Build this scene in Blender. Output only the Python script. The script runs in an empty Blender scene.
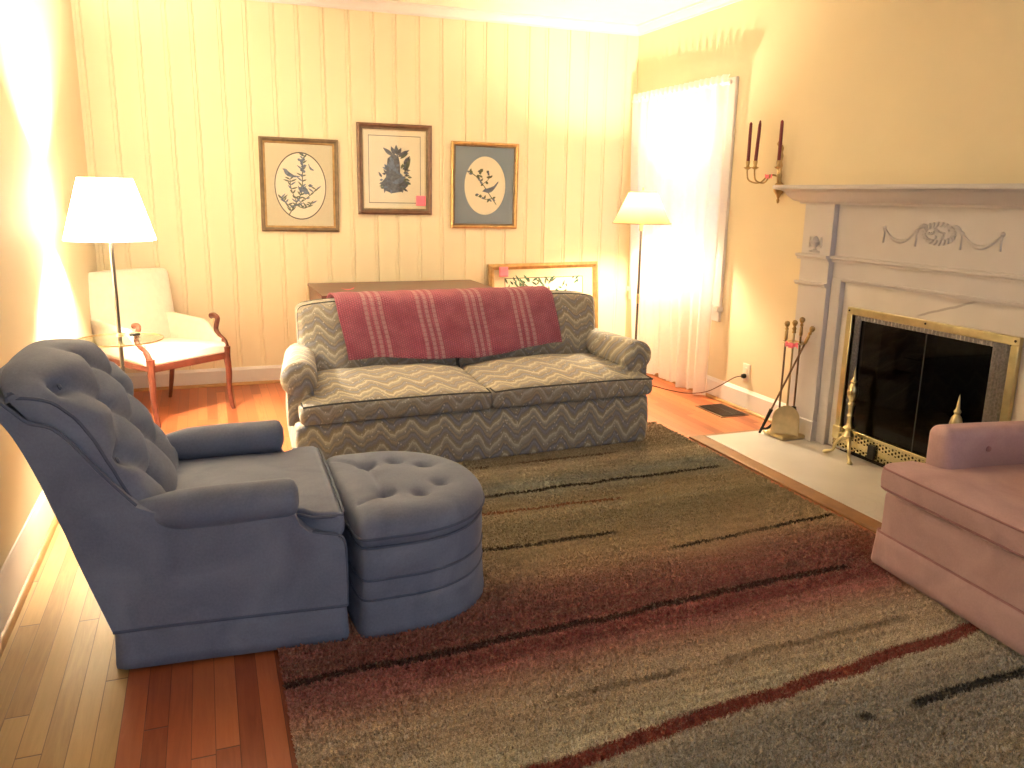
import bpy, math, random
import numpy as np
from mathutils import Vector, Matrix
PI = math.pi
random.seed(7)
scene = bpy.context.scene
COL = scene.collection

# ------------------------------------------------------------------ materials
def lin(r, g, b):
    f = lambda c: ((c/255)/12.92 if c/255 <= .04045 else (((c/255)+.055)/1.055)**2.4)
    return (f(r), f(g), f(b), 1)

class S:
    """a node socket with arithmetic"""
    def __init__(s, m, k): s.m = m; s.k = k
    def _op(s, op, o=None, o2=None):
        n = s.m.nt.nodes.new('ShaderNodeMath'); n.operation = op
        for i, v in enumerate((s, o, o2)):
            if v is None: continue
            if isinstance(v, S): s.m.nt.links.new(v.k, n.inputs[i])
            else: n.inputs[i].default_value = v
        return S(s.m, n.outputs[0])
    def __add__(s, o): return s._op('ADD', o)
    __radd__ = __add__
    def __sub__(s, o): return s._op('SUBTRACT', o)
    def __mul__(s, o): return s._op('MULTIPLY', o)
    __rmul__ = __mul__
    def __truediv__(s, o): return s._op('DIVIDE', o)
    def abs(s): return s._op('ABSOLUTE')
    def floor(s): return s._op('FLOOR')
    def frac(s): return s._op('FRACT')
    def sin(s): return s._op('SINE')
    def min(s, o): return s._op('MINIMUM', o)
    def max(s, o): return s._op('MAXIMUM', o)
    def gt(s, o): return s._op('GREATER_THAN', o)
    def pow(s, o): return s._op('POWER', o)
    def step(s, a, b, lo=0., hi=1.):
        n = s.m.nt.nodes.new('ShaderNodeMapRange'); n.interpolation_type = 'SMOOTHSTEP'
        s.m.nt.links.new(s.k, n.inputs['Value'])
        n.inputs['From Min'].default_value = a; n.inputs['From Max'].default_value = b
        n.inputs['To Min'].default_value = lo; n.inputs['To Max'].default_value = hi
        return S(s.m, n.outputs['Result'])

class Mat:
    def __init__(s, name, color=(.8, .8, .8, 1), rough=.6, metal=0., **kw):
        s.mat = bpy.data.materials.new(name); s.mat.use_nodes = True
        s.nt = s.mat.node_tree
        s.p = s.nt.nodes['Principled BSDF']; s.out = s.nt.nodes['Material Output']
        s.p.inputs['Base Color'].default_value = color
        s.p.inputs['Roughness'].default_value = rough
        s.p.inputs['Metallic'].default_value = metal
        for k, v in kw.items(): s.p.inputs[k.replace('_', ' ')].default_value = v
        s._c = None
    def node(s, t, **kw):
        n = s.nt.nodes.new(t)
        for k, v in kw.items(): setattr(n, k, v)
        return n
    def put(s, inp, v):
        if isinstance(v, S): s.nt.links.new(v.k, inp)
        else: inp.default_value = v
    def obj(s):
        if s._c is None: s._c = s.node('ShaderNodeTexCoord')
        return S(s, s._c.outputs['Object'])
    def xyz(s, v=None):
        n = s.node('ShaderNodeSeparateXYZ'); s.put(n.inputs[0], v or s.obj())
        return [S(s, n.outputs[i]) for i in range(3)]
    def vec(s, x, y, z=0.):
        n = s.node('ShaderNodeCombineXYZ')
        for i, v in enumerate((x, y, z)): s.put(n.inputs[i], v)
        return S(s, n.outputs[0])
    def noise(s, scale, v=None, detail=3., rough=.5, dist=0.):
        n = s.node('ShaderNodeTexNoise'); s.put(n.inputs['Vector'], v or s.obj())
        n.inputs['Scale'].default_value = scale; n.inputs['Detail'].default_value = detail
        n.inputs['Roughness'].default_value = rough; n.inputs['Distortion'].default_value = dist
        return S(s, n.outputs['Fac'])
    def white(s, v):
        n = s.node('ShaderNodeTexWhiteNoise'); n.noise_dimensions = '3D'; s.put(n.inputs['Vector'], v)
        return S(s, n.outputs['Value'])
    def ramp(s, f, stops, interp='LINEAR'):
        n = s.node('ShaderNodeValToRGB'); s.put(n.inputs[0], f); r = n.color_ramp; r.interpolation = interp
        while len(r.elements) > 1: r.elements.remove(r.elements[0])
        r.elements[0].position = stops[0][0]; r.elements[0].color = stops[0][1]
        for p, c in stops[1:]:
            e = r.elements.new(p); e.color = c
        return S(s, n.outputs[0])
    def mix(s, f, a, b, mode='MIX'):
        n = s.node('ShaderNodeMix', data_type='RGBA', blend_type=mode)
        s.put(n.inputs[0], f); s.put(n.inputs[6], a); s.put(n.inputs[7], b)
        return S(s, n.outputs[2])
    def color(s, v): s.put(s.p.inputs['Base Color'], v); return s
    def rough(s, v): s.put(s.p.inputs['Roughness'], v); return s
    def bump(s, h, strength=.3, dist=.01):
        n = s.node('ShaderNodeBump'); n.inputs['Strength'].default_value = strength
        n.inputs['Distance'].default_value = dist; s.put(n.inputs['Height'], h)
        s.nt.links.new(n.outputs[0], s.p.inputs['Normal']); return s

def plain(name, c, rough=.55, metal=0., var=.12, scale=9., bump=0., bscale=60., **kw):
    m = Mat(name, c, rough, metal, **kw)
    d = tuple(v*(1-var) for v in c[:3])+(1,); l = tuple(min(1, v*(1+var)) for v in c[:3])+(1,)
    m.color(m.ramp(m.noise(scale), [(.3, d), (.7, l)]))
    if bump: m.bump(m.noise(bscale, detail=4), bump, .004)
    return m

M = {}
M['wall_paint'] = plain('cream wall paint', lin(219, 206, 176), .62, var=.02, scale=3, bump=.06, bscale=120)
M['panel_paint'] = plain('cream panel paint', lin(238, 226, 194), .5, var=.02, scale=3)
M['ceiling_paint'] = plain('ceiling paint', lin(240, 234, 218), .8, var=.02)
M['trim_white'] = plain('white trim paint', lin(228, 224, 222), .42, var=.02)
M['mantel_white'] = plain('white mantel paint', lin(198, 194, 196), .4, var=.025, scale=5)
M['ornament_white'] = plain('moulded ornament', lin(192, 188, 190), .5, var=.06, scale=40)
M['shoe'] = plain('stained shoe moulding', lin(176, 132, 80), .4, var=.15, scale=14)
M['hearth_wood'] = plain('hearth border wood', lin(142, 104, 70), .45, var=.15, scale=14)
M['brass'] = plain('polished brass', lin(204, 194, 152), .28, 1., var=.12, scale=18)
M['old_brass'] = plain('aged brass', lin(176, 150, 104), .3, 1., var=.25, scale=30)
M['pale_brass'] = plain('satin pale brass', lin(206, 190, 150), .34, 1., var=.12, scale=22)
M['steel'] = plain('dark steel rod', lin(120, 96, 78), .35, .9, var=.15, scale=25)
M['chrome'] = plain('lamp pole metal', lin(120, 112, 104), .3, 1., var=.1)
M['black'] = plain('black iron', lin(22, 21, 22), .5, .2, var=.3)
M['black_plastic'] = plain('black plastic', lin(18, 17, 17), .4, var=.2)
M['candle'] = plain('burgundy wax', lin(112, 28, 34), .4, var=.12, scale=30)
M['pink_paper'] = plain('pink paper', lin(255, 130, 152), .8, var=.04)
M['outlet'] = plain('outlet plastic', lin(225, 215, 200), .4, var=.02)
M['mahogany'] = plain('mahogany', lin(94, 46, 32), .32, var=.3, scale=22)
M['walnut_frame'] = plain('walnut frame', lin(112, 78, 58), .4, var=.22, scale=30)
M['bronze_frame'] = plain('bronze frame', lin(120, 104, 82), .38, .35, var=.2, scale=30)
M['gold_frame'] = plain('gold frame', lin(176, 142, 92), .35, .5, var=.2, scale=30)
M['mat_linen'] = plain('linen mat board', lin(216, 204, 174), .85, var=.05, scale=160)
M['mat_cream'] = plain('cream mat board', lin(224, 205, 172), .85, var=.03)
M['mat_blue'] = plain('slate blue mat board', lin(136, 148, 164), .85, var=.05, scale=120)
M['paper'] = plain('print paper', lin(240, 228, 206), .9, var=.03)
M['ink'] = plain('print ink', lin(112, 120, 138), .9, var=.35, scale=70)
M['ink_dark'] = plain('dark print ink', lin(98, 96, 100), .9, var=.5, scale=60)
M['ink_line'] = plain('print border line', lin(70, 60, 48), .9, var=.1)
M['ink_leaf'] = plain('print leaf ink', lin(104, 108, 84), .9, var=.3, scale=60)
M['foliage_ink'] = plain('print foliage ink', lin(70, 104, 84), .9, var=.5, scale=25)
M['white_fabric'] = plain('white damask upholstery', lin(236, 228, 214), .85, var=.04, scale=30, bump=.15, bscale=180)
M['tag_gold'] = M['gold_frame']

m = Mat('lamp shade fabric', rough=.8); M['shade'] = m
def shade_mat(name, c, t=.55, k=1.):
    m = Mat(name, c, .85)
    tr = m.node('ShaderNodeBsdfTranslucent'); tr.inputs[0].default_value = tuple(q*k for q in c[:3])+(1,)
    mx = m.node('ShaderNodeMixShader'); mx.inputs[0].default_value = t
    m.color(m.ramp(m.noise(60), [(.3, tuple(v*.95 for v in c[:3])+(1,)), (.7, c)]))
    m.nt.links.new(m.p.outputs[0], mx.inputs[1]); m.nt.links.new(tr.outputs[0], mx.inputs[2])
    m.nt.links.new(mx.outputs[0], m.out.inputs[0]); return m
M['shade'] = shade_mat('white lamp shade fabric', lin(246, 240, 228), .5, .32)
M['shade_cream'] = shade_mat('pleated cream shade fabric', lin(228, 196, 142), .4, .07)

def sheer():
    c = lin(250, 246, 244)
    m = Mat('sheer white curtain', c, .9)
    x, y, z = m.xyz()
    w = ((y*1400).sin()*(z*1400).sin())
    m.color(m.ramp(m.noise(35), [(.3, lin(242, 236, 236)), (.7, c)]))
    tr = m.node('ShaderNodeBsdfTranslucent'); tr.inputs[0].default_value = c
    tp = m.node('ShaderNodeBsdfTransparent')
    a = m.node('ShaderNodeMixShader'); a.inputs[0].default_value = .55
    b = m.node('ShaderNodeMixShader'); b.inputs[0].default_value = .1
    m.nt.links.new(m.p.outputs[0], a.inputs[1]); m.nt.links.new(tr.outputs[0], a.inputs[2])
    m.nt.links.new(a.outputs[0], b.inputs[1]); m.nt.links.new(tp.outputs[0], b.inputs[2])
    m.nt.links.new(b.outputs[0], m.out.inputs[0]); return m
M['sheer'] = sheer()

def glass(name, tint, refl=.06):
    m = Mat(name, tint, .05)
    tp = m.node('ShaderNodeBsdfTransparent'); tp.inputs[0].default_value = tint
    gl = m.node('ShaderNodeBsdfGlossy'); gl.inputs['Roughness'].default_value = .03
    fr = m.node('ShaderNodeLayerWeight')
    n = m.noise(3.); f = (S(m, fr.outputs['Facing']).pow(5.)*.5+.02)*(n*.1+.95)
    mx = m.node('ShaderNodeMixShader'); m.put(mx.inputs[0], f)
    m.nt.links.new(tp.outputs[0], mx.inputs[1]); m.nt.links.new(gl.outputs[0], mx.inputs[2])
    m.nt.links.new(mx.outputs[0], m.out.inputs[0]); return m
M['glass'] = glass('clear glass', (.97, .98, .97, 1))
M['table_glass'] = glass('table glass', (.90, .95, .91, 1))
M['smoked_glass'] = glass('smoked fireplace glass', (.34, .32, .31, 1))

def bulb(name, c, s):
    m = Mat(name); e = m.node('ShaderNodeEmission')
    e.inputs[0].default_value = c
    m.put(e.inputs[1], m.noise(4.)*(s*.02)+s*.99)
    m.nt.links.new(e.outputs[0], m.out.inputs[0]); return m
LAMP_L, LAMP_R = 9200., 4200.
M['bulb_l'] = bulb('glowing bulb', (1, .85, .63, 1), LAMP_L)
M['bulb_r'] = bulb('glowing warm bulb', (1, .82, .54, 1), LAMP_R)

def velvet(name, c, hi, rough=.75, sheen=.5):
    m = Mat(name, c, rough)
    n = m.noise(5., detail=5, dist=1.2)
    n2 = m.noise(140., detail=2)
    m.color(m.ramp(n*.75+n2*.25, [(.32, c), (.72, hi)]))
    m.p.inputs['Sheen Weight'].default_value = sheen
    m.p.inputs['Sheen Roughness'].default_value = .4
    m.p.inputs['Sheen Tint'].default_value = hi
    m.bump(m.noise(420., detail=2)+m.noise(9., detail=3)*1.2, .25, .003); return m
M['blue_velvet'] = velvet('slate blue velvet', lin(94, 102, 126), lin(120, 129, 152))
M['blue_welt'] = velvet('slate blue welt', lin(70, 80, 104), lin(88, 98, 122))
M['pink_velvet'] = velvet('dusty pink velvet', lin(164, 134, 138), lin(190, 158, 160))
M['pink_welt'] = velvet('dusty pink welt', lin(138, 98, 104), lin(162, 120, 124))

def flame(name):
    m = Mat(name, rough=.85)
    x, y, z = m.xyz()
    v = z + y*.8
    n = m.noise(7., detail=2)
    u = x + (m.noise(3., detail=1)-.5)*.05
    t1 = ((u/.165).frac()-.5).abs()*2
    t2 = ((u/.0825+.27).frac()-.5).abs()*2
    col = (u/.012).floor()
    jit = m.white(m.vec(col, 0., 0.))*.006
    off = t1*(m.noise(2.2, m.vec(x, v*1.5, 0.), detail=1)*.13+.012) + t2*.02 + (n-.5)*.04
    b = (v + off + jit)/.115
    f = b.frac()
    bi = m.white(m.vec(b.floor(), 3., 1.))
    cols = [(0., lin(148, 146, 146)), (.10, lin(162, 156, 146)), (.215, lin(196, 188, 166)), (.265, lin(220, 212, 192)), (.325, lin(172, 162, 138)),
            (.45, lin(150, 140, 122)), (.55, lin(134, 133, 138)), (.66, lin(146, 150, 160)), (.76, lin(120, 118, 122)), (.86, lin(164, 150, 128)), (.94, lin(146, 138, 126))]
    c = m.ramp(f, cols, 'LINEAR')
    c2 = m.ramp((f+.35).frac(), cols, 'LINEAR')
    c = m.mix((bi-.25).step(.2, .5, 0., .55), c, c2)
    dots = m.white(m.vec((x/.006).floor(), (v/.008).floor(), 0.))
    c = m.mix(dots.step(.955, .99, 0., .7), c, lin(225, 220, 205))
    c = m.mix(m.noise(300., detail=1).step(.35, .7, .0, .35), c, lin(92, 88, 86))
    m.color(c); m.bump(m.noise(500., detail=2)+f*.3, .25, .002)
    m.p.inputs['Sheen Weight'].default_value = .15
    return m
M['flame'] = flame('flame stitch upholstery')
M['dark_welt'] = plain('charcoal welt', lin(62, 64, 66), .8, var=.1)

def blanket_mat():
    m = Mat('pink crocheted wool', rough=.95)
    uvn = m.node('ShaderNodeUVMap'); uv = S(m, uvn.outputs[0])
    x, y, z = m.xyz(uv)          # metres across, metres along
    cell = ((x/.013).frac()-.5).abs()*2
    cell2 = ((y/.013+((x/.013).floor()*.5)).frac()-.5).abs()*2
    knit = (cell.max(cell2))
    base = m.ramp(m.noise(14., uv), [(.3, lin(206, 84, 120)), (.7, lin(232, 116, 148))])
    base = m.mix(knit.step(.6, 1., 0., .7), base, lin(140, 44, 80))
    # four groups of three pale stripes
    g = None
    for c0 in STRIPES:
        for d in (-.042, 0., .042):
            s = (x-(c0+d)).abs().step(.0075, .013, 1., 0.)
            g = s if g is None else g.max(s)
    dash = ((y/.026).frac()-.5).abs().step(.08, .2, .45, 1.)
    c = m.mix(g*dash*.8, base, lin(232, 176, 190))
    m.color(c); m.bump(knit*-1.+m.noise(200., uv)*.4, 1., .014)
    m.p.inputs['Sheen Weight'].default_value = .3
    return m
STRIPES = (.255, .555, .845, 1.135)
M['blanket'] = blanket_mat()

def floor_mat():
    m = Mat('oak strip floor', rough=.32)
    x, y, z = m.xyz()
    bw = .0575
    bx = (x/bw).floor()
    r1 = m.white(m.vec(bx, 1., 2.))
    yy = y/1.6 + r1*9
    by = yy.floor()
    r2 = m.white(m.vec(bx, by, 5.))
    gv = m.vec(x*16, y*1.1, r2*20)
    g = m.noise(2.6, gv, detail=6, rough=.65, dist=1.6)
    c = m.ramp(r2*.55+g*.45, [(.15, lin(140, 72, 42)), (.45, lin(176, 98, 60)), (.7, lin(194, 118, 74)), (.9, lin(164, 86, 52))])
    tan_boards = m.ramp(r2*.45+g*.55, [(.2, lin(150, 112, 66)), (.5, lin(186, 150, 96)), (.8, lin(204, 166, 112))])
    # paler tan boards along the left wall, blending out towards the back
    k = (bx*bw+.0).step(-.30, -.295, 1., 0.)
    c = m.mix(k*y.step(3.9, 4.9, 1., .0), c, tan_boards)
    ex = ((x/bw).frac()-.5).abs()
    ey = (yy.frac()-.5).abs()
    seam = ex.step(.475, .497, 0., 1.).max(ey.step(.4975, .4995, 0., 1.))
    c = m.mix(seam*.75, c, lin(58, 28, 14))
    m.color(c); m.rough(g*.15+.26)
    m.bump(seam*-1.+g*.08, .35, .002); return m
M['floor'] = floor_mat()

def rug_mat(name, pile):
    m = Mat(name, rough=.95)
    x, y, z = m.xyz()
    x = x+1.32; y = y+2.5
    yw = y + (m.noise(1.3, m.vec(x, y*.4, 0.), detail=2)-.5)*.14 - (x-1.3)*.045
    yy = yw + (m.noise(14., m.vec(x, y*2, 0.), detail=3)-.5)*.05
    T = lambda Y: (Y-.6)/(4.3-.6)
    st = [(.7, (150, 136, 112)), (1.15, (140, 130, 110)), (1.36, (122, 115, 102)), (1.5, (126, 120, 106)), (1.56, (140, 128, 108)), (1.66, (168, 150, 122)), (1.80, (152, 132, 104)), (1.86, (160, 140, 112)),
          (1.95, (146, 112, 88)), (2.03, (136, 80, 72)), (2.12, (126, 62, 60)), (2.22, (104, 50, 46)), (2.32, (116, 60, 54)), (2.44, (126, 84, 66)), (2.54, (142, 114, 82)), (2.66, (138, 118, 84)),
          (2.80, (122, 106, 76)), (2.95, (112, 102, 74)), (3.08, (128, 114, 84)), (3.18, (118, 104, 76)), (3.32, (110, 108, 92)), (3.42, (104, 106, 96)), (3.52, (128, 118, 94)), (3.62, (146, 132, 106)), (3.72, (122, 112, 88)), (3.9, (130, 116, 92)), (4.2, (134, 116, 92))]
    c = m.ramp((yy-.6)/3.7, [(T(a), tuple(min(1, (q*.8+.2*sum(lin(*b)[:3])/3)*2.9) for q in lin(*b)[:3])+(1,)) for a, b in st])
    # the right side of the red band is redder, the left browner
    c = m.mix(m.noise(9., m.vec(x*.35, y*6, 3.), detail=4, rough=.65).step(.3, .72, 0., .45), c, lin(124, 108, 86))
    fine = m.noise(160., m.vec(x, y, 0.), detail=2)
    def line(y0, w, col, x0, x1, k=.9, slope=0., thr=.36):
        nonlocal c
        wob = (m.noise(5., m.vec(x, y0, 1.), detail=4)-.5)*.06
        d = (y - (x*slope) - y0 + wob + (fine-.5)*.03).abs().step(w*.5, w, 1., 0.)
        gate = m.noise(3.2, m.vec(x, y0*3, 2.), detail=2).step(thr, thr+.1, 0., 1.)
        rng = x.step(x0-.03, x0+.03)*x.step(x1-.03, x1+.03, 1., 0.)
        c = m.mix(d*gate*rng*k, c, col)
    dark = lin(34, 28, 26)
    line(3.28, .020, dark, .9, 2.4, .95, .033, .2)
    line(3.64, .016, lin(96, 58, 44), .9, 2.0, .7, .05)
    line(3.54, .020, lin(190, 180, 156), 1.2, 2.5, .6, .03)
    line(3.12, .014, lin(150, 82, 54), 1.0, 1.7, .8)
    line(3.00, .018, lin(196, 184, 152), 1.2, 2.5, .7, .03)
    line(2.76, .018, dark, .6, 1.5, .9, .012, .25)
    line(2.40, .016, dark, 1.65, 2.5, .95, .1, .28)
    line(2.10, .024, lin(52, 26, 24), .1, 2.2, .85, .055, .12)
    line(2.02, .05, lin(128, 48, 48), .5, 2.5, .5, .06, .2)
    line(1.78, .02, lin(130, 108, 82), .3, 2.1, .5, .03)
    line(1.48, .035, lin(150, 58, 50), .2, 2.5, .95, .108, .05)
    line(1.40, .022, lin(42, 40, 40), 1.55, 2.2, .95, .04, .40)
    line(1.12, .05, lin(176, 160, 130), .8, 2.5, .6, .06)
    c = m.mix(m.noise(260., detail=1).step(.3, .75, .0, .42), c, lin(70, 60, 48), 'MULTIPLY')
    c = m.mix(m.noise(90., detail=2).step(.5, .8, .0, .35), c, lin(196, 184, 158), 'SCREEN' if False else 'MIX')
    sp = m.noise(330., m.vec(x, y, 0.), detail=1).step(.60, .68, 0., .65)
    c = m.mix(sp, c, lin(64, 52, 40))
    m.color(c)
    if not pile: m.bump(m.noise(220., detail=3), .8, .01)
    return m
M['rug'] = rug_mat('striped shag pile', True)
M['rug_back'] = rug_mat('striped shag ground', False)
M['rug_edge'] = plain('rug binding', lin(150, 120, 84), .9, var=.2, scale=60, bump=.4)

def marble():
    m = Mat('white marble', rough=.22)
    n = m.noise(2.2, detail=8, rough=.6, dist=1.8)
    v = (n-.5).abs().step(.0, .028, 1., 0.)
    x, y, z = m.xyz()
    gate = m.noise(1.4, detail=1).step(.5, .62)
    c = m.ramp(m.noise(3.), [(.3, lin(210, 205, 202)), (.7, lin(222, 218, 214))])
    c = m.mix(v*gate*.12, c, lin(170, 162, 160))
    d = ((z-.816)*1.0 + (y-.076)*.345 + (m.noise(9., detail=3)-.5)*.02).abs().step(.003, .008, 1., 0.)*y.step(-.28, -.2)*y.step(.05, .1, 1., 0.)*z.step(.5, .6)
    c = m.mix(d*.55, c, lin(140, 134, 136))
    m.color(c); return m
M['marble'] = marble()

def brick():
    m = Mat('sooty firebrick', rough=.95)
    b = m.node('ShaderNodeTexBrick'); x, y, z = m.xyz()
    m.put(b.inputs['Vector'], m.vec(x+y, z, 0.))
    b.inputs['Scale'].default_value = 9.; b.inputs['Color1'].default_value = lin(60, 54, 50); b.inputs['Color2'].default_value = lin(44, 40, 38)
    b.inputs['Mortar'].default_value = lin(72, 68, 64)
    m.color(m.mix(m.noise(6.).step(.3, .7, 0., .7), S(m, b.outputs[0]), lin(24, 22, 22))); return m
M['brick'] = brick()
M['log'] = plain('charred log', lin(86, 74, 66), .95, var=.5, scale=18, bump=.6, bscale=40)
M['mesh_curtain'] = plain('grey spark mesh', lin(150, 146, 144), .5, .5, var=.25, scale=90)

def perforated():
    m = Mat('pierced brass grille', lin(206, 196, 154), .3, 1.)
    x, y, z = m.xyz()
    p = .021
    a = (y/p).frac()-.5; b = (z/p+((y/p).floor()*.5)).frac()-.5
    d = (a*a+b*b).pow(.5)
    band = z.step(.012, .014)*z.step(.052, .054, 1., 0.)+z.step(.082, .084)*z.step(.122, .124, 1., 0.)
    h = d.step(.30, .36, 1., 0.)*band
    m.color(m.mix(h, lin(206, 196, 152), lin(60, 52, 30))); m.rough(h*.5+.26)
    m.bump(h*-1., .6, .003); return m
M['grille'] = perforated()

def tabletop():
    m = Mat('dark table wood', rough=.3)
    x, y, z = m.xyz()
    g = m.noise(3., m.vec(x*1.2, y*14, z*14), detail=6, dist=1.)
    m.color(m.ramp(g, [(.25, lin(78, 42, 38)), (.75, lin(116, 70, 60))])); return m
M['table_wood'] = tabletop()

# ------------------------------------------------------------------ objects
PIV = {}
SKEW = {}      # a slight lean of the plan, by parent name
def thing(name, label, cat, loc=(0, 0, 0), rz=0., pivot=(0, 0, 0), group=None):
    """Empty at the thing's base; pivot = the local point that stands at the base point"""
    o = bpy.data.objects.new(name, None); COL.objects.link(o)
    R = Matrix.Rotation(rz, 3, 'Z')
    o.location = Vector(loc) + R @ Vector(pivot); o.rotation_euler = (0, 0, rz)
    o.empty_display_size = .1
    o['label'] = label; o['category'] = cat
    if group: o['group'] = group
    PIV[o.name] = Vector(pivot)
    return o
def tag(o, label, cat, group=None):
    o['label'] = label; o['category'] = cat
    if group: o['group'] = group
    return o

class MB:
    def __init__(s): s.v = []; s.f = []; s.mi = []; s.uv = {}
    def add(s, verts, faces, mi=0, xf=None):
        b = len(s.v)
        if xf is not None: verts = [xf @ Vector(v) for v in verts]
        s.v += [tuple(v) for v in verts]
        s.f += [tuple(b+i for i in f) for f in faces]; s.mi += [mi]*len(faces)
        return s
    def box(s, x0, x1, y0, y1, z0, z1, mi=0, xf=None):
        v = [(x, y, z) for x in (x0, x1) for y in (y0, y1) for z in (z0, z1)]
        f = [(0, 1, 3, 2), (4, 6, 7, 5), (0, 4, 5, 1), (2, 3, 7, 6), (0, 2, 6, 4), (1, 5, 7, 3)]
        return s.add(v, f, mi, xf)
    def prism(s, out, a, b, plane='xz', mi=0, xf=None):
        """outline in a plane, extruded from a to b on the third axis"""
        P = {'xz': lambda p, t: (p[0], t, p[1]), 'yz': lambda p, t: (t, p[0], p[1]), 'xy': lambda p, t: (p[0], p[1], t)}[plane]
        n = len(out)
        v = [P(p, a) for p in out]+[P(p, b) for p in out]
        f = [tuple(range(n))[::-1], tuple(range(n, 2*n))]+[(i, (i+1) % n, n+(i+1) % n, n+i) for i in range(n)]
        return s.add(v, f, mi, xf)
    def grid(s, fn, nu, nv, cu=False, cv=False, capu=False, capv=False, mi=0, xf=None):
        """fn(u,v) -> point, u,v in 0..1; cu / cv close the direction"""
        mu = nu if cu else nu+1; mv = nv if cv else nv+1
        v = [fn(i/nu, j/nv) for i in range(mu) for j in range(mv)]
        f = []
        for i in range(nu):
            for j in range(nv):
                a, b = i, (i+1) % mu; c, d = j, (j+1) % mv
                f.append((a*mv+c, b*mv+c, b*mv+d, a*mv+d))
        if capv and cu:     # caps at v=0 and v=1
            f.append(tuple(i*mv for i in range(mu))[::-1]); f.append(tuple(i*mv+mv-1 for i in range(mu)))
        if capu and cv:
            f.append(tuple(range(mv))); f.append(tuple((mu-1)*mv+j for j in range(mv))[::-1])
        return s.add(v, f, mi, xf)
    def lathe(s, prof, segs=24, o=(0, 0, 0), xf=None, mi=0, cap=True):
        """prof: (radius, z) from bottom to top"""
        k = len(prof)-1
        def fn(u, v):
            r, z = prof[round(v*k)]; a = 2*PI*u
            return (o[0]+r*math.cos(a), o[1]+r*math.sin(a), o[2]+z)
        return s.grid(fn, segs, k, cu=True, capv=cap, mi=mi, xf=xf)
    def tube(s, pts, r, segs=8, closed=False, mi=0, xf=None, flat=1.):
        pts = [Vector(p) for p in pts]; n = len(pts)
        rr = r if isinstance(r, (list, tuple)) else [r]*n
        rings = []; up = None
        for i in range(n):
            a = pts[(i-1) % n] if (closed or i > 0) else pts[i]
            b = pts[(i+1) % n] if (closed or i < n-1) else pts[i]
            t = (b-a).normalized()
            if up is None:
                up = Vector((0, 0, 1)) if abs(t.z) < .9 else Vector((1, 0, 0))
            x = t.cross(up).normalized(); up = x.cross(t).normalized()
            rings.append([pts[i]+(x*math.cos(2*PI*j/segs)*flat+up*math.sin(2*PI*j/segs))*rr[i] for j in range(segs)])
        v = [p for rg in rings for p in rg]; f = []
        for i in range(n if closed else n-1):
            for j in range(segs):
                a, b = i, (i+1) % n; c, d = j, (j+1) % segs
                f.append((a*segs+c, a*segs+d, b*segs+d, b*segs+c))
        if not closed:
            f.append(tuple(range(segs))[::-1]); f.append(tuple((n-1)*segs+j for j in range(segs)))
        return s.add(v, f, mi, xf)
    def rbox(s, x0, x1, y0, y1, z0, z1, r=.03, n=10, fn=None, mi=0, xf=None, k=4):
        """rounded, subdivided box; fn(p, (a,b,c)) moves a point, a,b,c in -1..1"""
        c = ((x0+x1)/2, (y0+y1)/2, (z0+z1)/2); h = ((x1-x0)/2, (y1-y0)/2, (z1-z0)/2)
        r = min(r, *[q*.999 for q in h])
        N = n if isinstance(n, (tuple, list)) else (n, n, n)
        def coords(hh, m):
            i = hh-r
            cs = [-i-r*math.tan(PI/4*(k-q)/k) for q in range(k)]
            cs += [-i+2*i*q/m for q in range(m+1)]
            return cs+[i+r*math.tan(PI/4*(q+1)/k) for q in range(k)]
        cs = [coords(h[a], N[a]) for a in range(3)]
        idx = {}; V = []; F = []
        def vert(p):
            key = tuple(round(q, 5) for q in p)
            if key in idx: return idx[key]
            inn = [max(-(h[a]-r), min(h[a]-r, p[a])) for a in range(3)]
            d = Vector([p[a]-inn[a] for a in range(3)])
            if d.length > 1e-9: d = d.normalized()*r
            q = Vector([inn[a]+d[a] for a in range(3)])
            par = tuple(q[a]/h[a] for a in range(3))
            q = Vector([q[a]+c[a] for a in range(3)])
            if fn: q = Vector(fn(q, par))
            idx[key] = len(V); V.append(q); return idx[key]
        for a in range(3):
            b, d = (a+1) % 3, (a+2) % 3
            for sgn in (-1, 1):
                for i in range(len(cs[b])-1):
                    for j in range(len(cs[d])-1):
                        q = []
                        for (ii, jj) in ((i, j), (i+1, j), (i+1, j+1), (i, j+1)):
                            p = [0, 0, 0]; p[a] = sgn*h[a]; p[b] = cs[b][ii]; p[d] = cs[d][jj]
                            q.append(vert(p))
                        F.append(tuple(q) if sgn > 0 else tuple(q[::-1]))
        return s.add(V, F, mi, xf)
    def build(s, name, mat, parent=None, sharp=35, bevel=0., off=None, kind=None, uv=None, solid=0., sub=0):
        me = bpy.data.meshes.new(name)
        o = bpy.data.objects.new(name, me); COL.objects.link(o)
        pv = Vector((0, 0, 0)); k = SKEW.get(parent.name, 0) if parent is not None else 0
        if k:
            s.v = [(q[0]+k*q[1], q[1], q[2]) for q in map(tuple, s.v)]; SKEW[o.name] = k
        if parent is not None:
            o.parent = parent; pv = PIV.get(parent.name, pv); PIV[o.name] = pv
        if off is not None: pv = Vector(off); PIV[o.name] = pv
        me.from_pydata([tuple(Vector(v)-pv) for v in s.v], [], s.f)
        mats = mat if isinstance(mat, (list, tuple)) else [mat]
        for q in mats: me.materials.append(q.mat)
        if len(mats) > 1:
            me.polygons.foreach_set('material_index', s.mi)
        me.polygons.foreach_set('use_smooth', [True]*len(me.polygons))
        me.update()
        me.set_sharp_from_angle(angle=math.radians(sharp))
        if uv:
            ul = me.uv_layers.new(name='UVMap')
            for lp in me.loops: ul.data[lp.index].uv = uv[lp.vertex_index]
        if off is not None and parent is None: o.location = pv
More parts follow.
